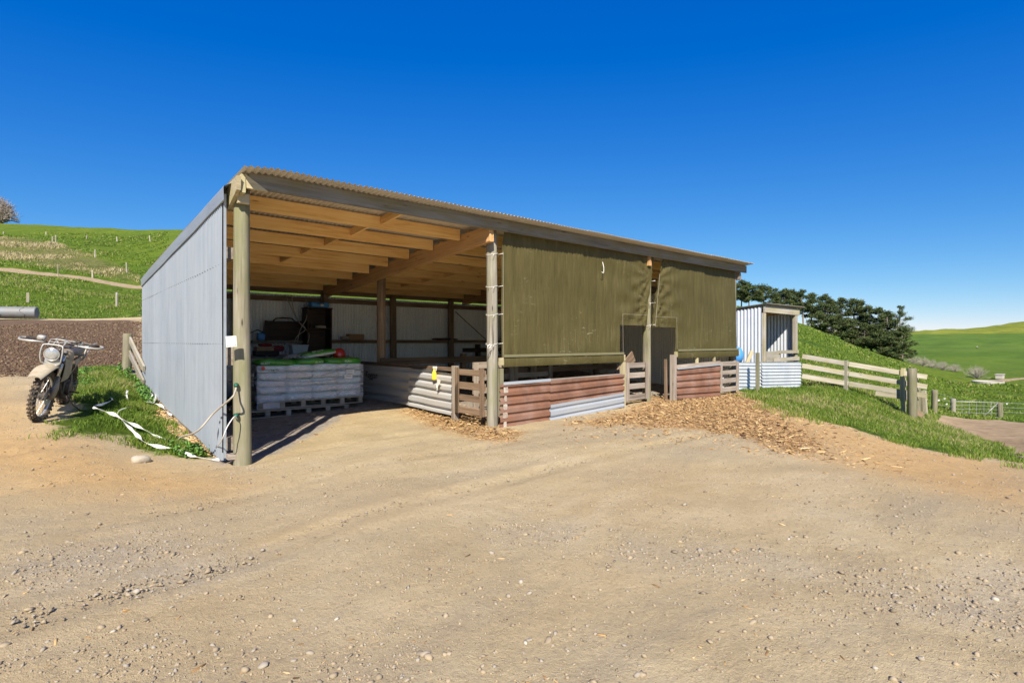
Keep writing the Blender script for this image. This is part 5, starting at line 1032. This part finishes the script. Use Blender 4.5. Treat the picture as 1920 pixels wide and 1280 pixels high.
a, b = fp(.86), fp(.97); board('backing_board', (a.x, a.y+.1, -.35), (a.x, a.y+.1, .62), .35, .03, M['pale_wood'], rf, up=(1, 0, 0)); board('backing_board', (b.x, b.y+.1, -.35), (b.x, b.y+.1, .5), .40, .03, M['pale_wood'], rf, up=(1, 0, 0))
a, b = fp(.80), fp(.9); board('rail', (a.x, a.y-.3, P(1690, 765, 17).z), (b.x, b.y-.3, P(1705, 778, 17).z), .16, .04, M['old_brown'], rf)
def gpost(px, py0, py1, Z, r, mat, label, square=False, lean=0):
    p = P(px, py0, Z); q_ = P(px+lean, py1, Z); g = h1(p.x, p.y); L_ = q_.z-p.z
    o = pole('fence_post', (p.x, p.y, g-.3), (q_.x, q_.y, g+L_), r, r*.95, M[mat], None, n=12) if not square else board('fence_post', (p.x, p.y, g-.3), (q_.x, q_.y, g+L_), r*2, r*1.4, M[mat], None, up=(1, 0, 0))
    tag(o, label, 'post'); return o
gpost(1720, 797, 750, 21, .11, 'post', 'first short round post just below the end of the board fence')
gpost(1729, 797, 752, 21.5, .10, 'post', 'second of the paired short posts below the board fence')
gpost(1737, 801, 753, 22, .08, 'rail', 'squared pale stake leaning beside the paired posts below the board fence', True, -4)
gpost(1752, 790, 748, 27, .13, 'post', 'lone round post between the board fence and the mesh gate')
gpost(1787, 780, 754, 37, .16, 'post_grey', 'gate post at the latch side of the mesh farm gate')
gpost(1875, 785, 757, 37, .17, 'post', 'gate post at the hinge side of the mesh farm gate')
gt = thing('farm_gate', 'galvanised mesh farm gate with diagonal brace closing the lower paddock', 'gate', tuple(P(1790, 782, 37)))
a, b = P(1790, 781, 37), P(1872, 783, 37); hgt_ = .98; dz_ = -.02
L3 = lambda u, v: (a.x+(b.x-a.x)*u, a.y+(b.y-a.y)*u, a.z+(b.z-a.z)*u+hgt_*v+.05)
put('gate_frame', MB().tube([L3(0, 0), L3(0, 1), L3(1, 1), L3(1, 0)], .03, 8, closed=True).tube([L3(.66, 0), L3(1, 1)], .022, 6), M['wire'], gt, world=True, smooth=True)
put('mesh_wires', MB().tube([L3(0, .25), L3(1, .25)], .010, 5).tube([L3(0, .5), L3(1, .5)], .010, 5).tube([L3(0, .75), L3(1, .75)], .010, 5), M['wire'], gt, world=True)
for u in (.167, .333, .5, .667, .833): put('upright_bar', MB().tube([L3(u, 0), L3(u, 1)], .012, 5), M['wire'], gt, world=True)
def wires(label, pts, zs, r=.006):
    mb = MB()
    for z_ in zs: mb.tube([(p[0], p[1], h1(p[0], p[1])+z_) for p in pts], r, 4)
    tag(put('fence_wires', mb, M['wire']), label, 'wire')
wires('thin wires of the lower paddock fence between the lone post and the gate', [P(1752, 0, 27), P(1787, 0, 37)], (.4, .7, 1.0), .01)
wires('thin wires of the lower paddock fence beyond the gate', [P(1875, 0, 37), P(1960, 0, 36)], (.4, .7, 1.0), .01)
k = 0
for px, Z, lab in ((1760, 30, 'white insulator tag on the wires just past the lone post'), (1771, 33, 'white insulator tag midway between the lone post and the gate'), (1775, 34, 'white insulator tag closest to the latch post'), (1888, 36.8, 'white insulator tag right of the mesh gate')):
    p = P(px, 0, Z); tag(put('insulator', MB().box((p.x, p.y, h1(p.x, p.y)+(.95 if k % 2 else .65)), (.22, .06, .07)), M['white']), lab, 'insulator', 'white insulators on the lower fence'); k += 1
# ------------------------------------------------------------------ left: rails behind the end wall, roller, hillside fences
lf = thing('rail_fence', 'short mossy strainer post with two rails sloping behind the grey end wall', 'fence', tuple(P(237, 686, 12.5)))
p = P(236, 686, 12.5); pole('strainer_post', (p.x, p.y, p.z-.4), (p.x+.03, p.y, P(237, 626, 12.5).z), .095, .09, M['post'], lf)
board('rail', P(244, 637, 12.45), P(270, 692, 11.2), .14, .04, M['rail'], lf); board('rail', P(243, 662, 12.45), P(269, 718, 11.2), .14, .04, M['rail'], lf)
ro = thing('land_roller', 'long grey steel land roller with dark cracks lying at the edge of the dirt yard', 'roller', tuple(P(0, 597, 32)))
a, b = P(70, 586, 32.6), P(-60, 585, 31.5); d = (b-a)
put('drum', MB().lathe([(0, 0), (.30, 0), (.33, .02), (.34, .04)]+[(.34, 1.0*i) for i in (1, 2, 3, 4)]+[(0, 4.05)], a, d, 28), M['roller'], ro, world=True, smooth=False)
for u in (.5, 1.62, 3.0):
    c0 = a+d.normalized()*u; up = Vector((0, 0, 1)); o_ = Vector((-FX, -FY, 0))*.36
    put('weld_strap', MB().tube([c0+o_*.55+up*.29, c0+o_*.93+up*.12-d.normalized()*(-.12), c0+o_*.95+up*.0+d.normalized()*.06, c0+o_*.9-up*.14-d.normalized()*.14, c0+o_*.5-up*.30], .022, 6), M['black'], ro, world=True)
HP = [(37/5.486, 435, 431, 100, 'white fence post on the ridge pasture, far left'), (474/5.486, 439.5, 434, 100, 'white fence post on the ridge pasture above the strainer pair'), (892/5.486, 444, 438, 98, 'white fence post on the ridge pasture, middle one'), (1208/5.486, 446.5, 437, 95, 'white leaning fence post on the ridge pasture'), (1546/5.486, 448, 437, 95, 'white leaning fence post on the ridge pasture nearest the shed roof'),
      (540/5.486, 456, 442, 82, 'paler of the paired strainer posts above the dry scrub'), (575/5.486, 457, 440, 82, 'browner of the paired strainer posts above the dry scrub'), (978/5.486, 482, 467, 72, 'grey post at the upper edge of the dry scrub'), (1306/5.486, 505, 487, 65, 'pale post on the right side of the dry scrub'),
      (598/5.486, 524, 503, 59, 'dark thin post beside the dirt track'), (952/5.486, 527, 513, 60, 'short whitish post just above the dirt track'), (285/5.486, 576, 557, 42, 'squared post behind the land roller'), (1202/5.486, 587, 558, 41, 'round grey post at the foot of the green slope near the end wall')]
for i, (px, y1, y0, Z, lab) in enumerate(HP):
    gpost(px, y1, y0, Z, max(.06, .0011*Z) if i < 9 else (.09 if i != 9 else .05), 'rail' if i not in (6, 9) else 'old', lab, square=i in (11,), lean=-1.5 if i in (3, 4, 8) else 0)
# ------------------------------------------------------------------ trees
t = T('pine_needles'); tn = t.attr('tone'); n = t.noise(t.geo(), .35, 4, .6)
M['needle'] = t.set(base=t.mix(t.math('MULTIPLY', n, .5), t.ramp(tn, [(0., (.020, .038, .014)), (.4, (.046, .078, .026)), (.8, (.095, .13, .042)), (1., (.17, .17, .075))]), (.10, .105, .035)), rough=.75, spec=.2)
M['trunk'] = wood('pine_trunk', (.10, .08, .065), (.20, .17, .145), (.30, .27, .24), wear=.4)
M['twig'] = plain('bare_twigs', (.33, .28, .24), .9)
M['twig_pale'] = plain('pale_bare_branches', (.30, .275, .225), .9)
def pine(label, px, ytop, Z, wpx, low=.35, seed=0, dens=1.):
    r_ = np.random.default_rng(seed+5); p = P(px, ytop, Z); x0, y0 = p.x, p.y; g = h1(x0, y0)-.3; Ht = p.z-g; W = wpx/F*Z/2
    t_ = thing('pine_tree', label, 'tree', (x0, y0, g), group='pines of the shelterbelt')
    ln = r_.uniform(-.05, .05, 2)*Ht; tr = MB().tube([(0, 0, 0), (ln[0]*.4, ln[1]*.4, Ht*.4), (ln[0], ln[1], Ht*.93)], [.026*Ht, .018*Ht, .004*Ht], 8); blobs = []
    nb_ = 34
    for i in range(nb_):
        f = low+(1-low)*(i+r_.uniform(0, .6))/nb_; a = r_.uniform(0, 6.28); prof = (math.sin(math.pi*min(1, (f-low)/(1-low)*.86+.16)))**.55; L_ = W*prof*r_.uniform(.5, 1.2)
        base = Vector((ln[0]*f, ln[1]*f, Ht*f*.94)); tip = base+Vector((math.cos(a)*L_, math.sin(a)*L_, Ht*.05*r_.uniform(.2, 1.4)))
        tr.tube([base, base.lerp(tip, .6)+Vector((0, 0, -.02*Ht)), tip], [.007*Ht, .005*Ht, .002*Ht], 4); blobs += [(tip, r_.uniform(.14, .32)*W), (base.lerp(tip, .62), r_.uniform(.14, .24)*W)]
    blobs.append((Vector((ln[0], ln[1], Ht*.95)), .2*W)); put('trunk', tr, M['trunk'], t_)
    V = []; Tn = []; n = int(130*dens)
    for c_, rb in blobs:
        rb = max(rb, .42); k = int(n*(rb/.8)**1.4)+20; v = r_.normal(0, 1, (k, 3)); v /= np.linalg.norm(v, axis=1)[:, None]; v *= r_.uniform(.25, 1, (k, 1))**.45*np.array([1, 1, .62])*rb*(1+.35*r_.normal(0, 1, (k, 1)))
        o_ = v+np.array(c_); s_ = r_.uniform(.10, .30, (k, 1)); d1 = r_.normal(0, 1, (k, 3)); d1[:, 2] *= .6; d1 /= np.linalg.norm(d1, axis=1)[:, None]; d2 = r_.normal(0, 1, (k, 3)); d2 /= np.linalg.norm(d2, axis=1)[:, None]
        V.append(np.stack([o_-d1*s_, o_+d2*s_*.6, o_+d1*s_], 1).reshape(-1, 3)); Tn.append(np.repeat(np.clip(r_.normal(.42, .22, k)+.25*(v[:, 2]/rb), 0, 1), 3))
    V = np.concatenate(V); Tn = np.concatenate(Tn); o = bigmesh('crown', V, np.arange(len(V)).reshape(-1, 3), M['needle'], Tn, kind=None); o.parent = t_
    return t_
PN = [(1372, 528, 122, 44, .45), (1390, 525, 122, 40, .42), (1405, 532, 120, 38, .4), (1434, 534, 120, 46, .5), (1452, 548, 126, 40, .4), (1468, 541, 122, 42, .38), (1484, 543, 126, 40, .45), (1507, 544, 120, 36, .45), (1522, 550, 122, 40, .42), (1545, 552, 118, 46, .40), (1561, 562, 124, 40, .3),
      (1578, 556, 118, 44, .36), (1598, 559, 116, 46, .3), (1619, 565, 114, 44, .25), (1634, 572, 112, 44, .2), (1650, 574, 110, 46, .12), (1664, 582, 108, 46, .1), (1678, 598, 106, 46, .06), (1692, 612, 104, 44, .04),
      (1560, 592, 114, 46, .12), (1590, 598, 112, 50, .1), (1620, 606, 110, 52, .08), (1648, 616, 108, 52, .05), (1538, 585, 116, 40, .2), (1672, 628, 104, 46, .03)]
nm = ['tallest spreading', 'ragged topped', 'slim', 'broad flat topped', 'small', 'dense', 'open crowned', 'narrow', 'leaning', 'large', 'thin', 'full crowned', 'bushy', 'rounded', 'dark', 'thick', 'low branching', 'short', 'squat outermost']
where = ['half hidden behind the right end of the shed', 'showing just right of the shed roof end', 'second right of the shed roof end', 'rising above the left wall of the small shed', 'behind the small shed roof, left part', 'above the middle of the small shed roof', 'above the right part of the small shed roof', 'just right of the small shed roof', 'second right of the small shed', 'with bare trunk at the crest of the slope', 'filling the gap past the crest', 'left of the tree row centre', 'at the centre of the tree row', 'right of the tree row centre', 'in the thick right half of the row', 'fourth from the right end of the row', 'third from the right end of the row', 'second from the right end of the row', 'at the right end of the row']
for i, (px, yt, Z, wp, lo_) in enumerate(PN):
    lab = (nm[i]+' pine '+where[i]) if i < 19 else 'low bushy pine in front of the row, '+['below the left part', 'left of centre', 'right of centre', 'towards the right end', 'at the left end near the slope crest', 'at the very right end'][i-19]
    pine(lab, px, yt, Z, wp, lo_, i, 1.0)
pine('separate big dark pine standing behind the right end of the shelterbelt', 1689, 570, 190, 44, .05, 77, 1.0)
def bare(name, label, cat, px, py0, py1, Z, wpx, mat, seed, n=60, dome=True):
    r_ = np.random.default_rng(seed); p = P(px, py0, Z); g = h1(p.x, p.y)-.2; top = P(px, py1, Z).z; Ht = max(.8, top-g); W = wpx/F*Z/2; t_ = thing(name, label, cat, (p.x, p.y, g)); mb = MB(); tw = MB()
    mb.tube([(0, 0, 0), (0, 0, Ht*.3)], [.03*Ht, .02*Ht], 6)
    for i in range(n):
        a = r_.uniform(0, 6.28); e = r_.uniform(.15, 1.45); s0 = Vector((0, 0, Ht*.25*r_.uniform(.1, 1))); tip = Vector((math.cos(a)*math.cos(e)*W, math.sin(a)*math.cos(e)*W, Ht*math.sin(e)*r_.uniform(.75, 1))); mid = s0.lerp(tip, .5)+Vector((0, 0, Ht*.08)); (mb if i < n//4 else tw).tube([s0, mid, tip], [.012*Ht, .008*Ht, .003*Ht], 3, cap=False)
        for k in range(5):
            q_ = mid.lerp(tip, r_.uniform(0, 1)); v = Vector(r_.normal(0, 1, 3)); v.z = abs(v.z); tw.tube([q_, q_+v*Ht*.09], [.005*Ht, .002*Ht], 3, cap=False)
    put('trunk', mb, mat, t_); put('crown', tw, mat, t_)
bare('bare_tree', 'leafless brownish tree on the ridge at the left edge', 'tree', 2, 418, 369, 128, 56, M['twig'], 1, 260)
for i, (px, y0, y1, Z, w_) in enumerate([(1712, 676, 665, 112, 34), (1730, 678, 667, 112, 38), (1748, 682, 672, 112, 36), (1768, 684, 676, 112, 36), (1790, 688, 681, 112, 32), (1832, 706, 684, 98, 50)]):
    bare('bare_shrub', ['first pale leafless shrub, touching the right end of the pine row', 'second pale leafless shrub right of the pines', 'third pale leafless shrub right of the pines', 'fourth pale leafless shrub right of the pines', 'small last pale shrub of the straggling line', 'rounded pale leafless shrub standing alone in the green paddock'][i], 'shrub', px, y0, y1, Z, w_, M['twig_pale'], 20+i, 90)
tg = thing('water_trough', 'round concrete water trough sunk in the far green paddock', 'trough', tuple(P(1852, 721, 84)))
put('trough_wall', MB().lathe([(1.9, -.3), (1.95, .55), (1.8, .58), (1.75, .2), (0, .2)], (0, 0, 0), (0, 0, 1), 28), M['conc'], tg, smooth=False)
tag(put('concrete_culvert', MB().box((0, 0, .3), (2.2, .9, .7)).box((0, 0, .68), (2.4, 1.1, .1)), M['conc']), 'pale concrete block beside the far farm track', 'culvert').location = tuple(P(1875, 709, 95))
sh_ = thing('sheep', 'tiny white sheep grazing on the distant green hillside', 'sheep', (0, 0, 0)); a = G(1832, 653); sh_.location = (a[0], a[1], h1(*a)+.05); sh_.scale = (.6, .6, .6)
put('body', MB().pillow((0, 0, .75), (1.5, .8, .8), .8, 14, 8), M['pvc'], sh_, smooth=True); put('head', MB().pillow((.85, 0, .6), (.45, .3, .35), .8, 10, 6), M['pvc'], sh_, smooth=True)
for s_, x_ in ((-1, .4), (1, .4), (-1, -.4), (1, -.4)): put('leg', MB().tube([(x_, s_*.2, .45), (x_, s_*.2, 0)], .07, 6), M['dark'], sh_)
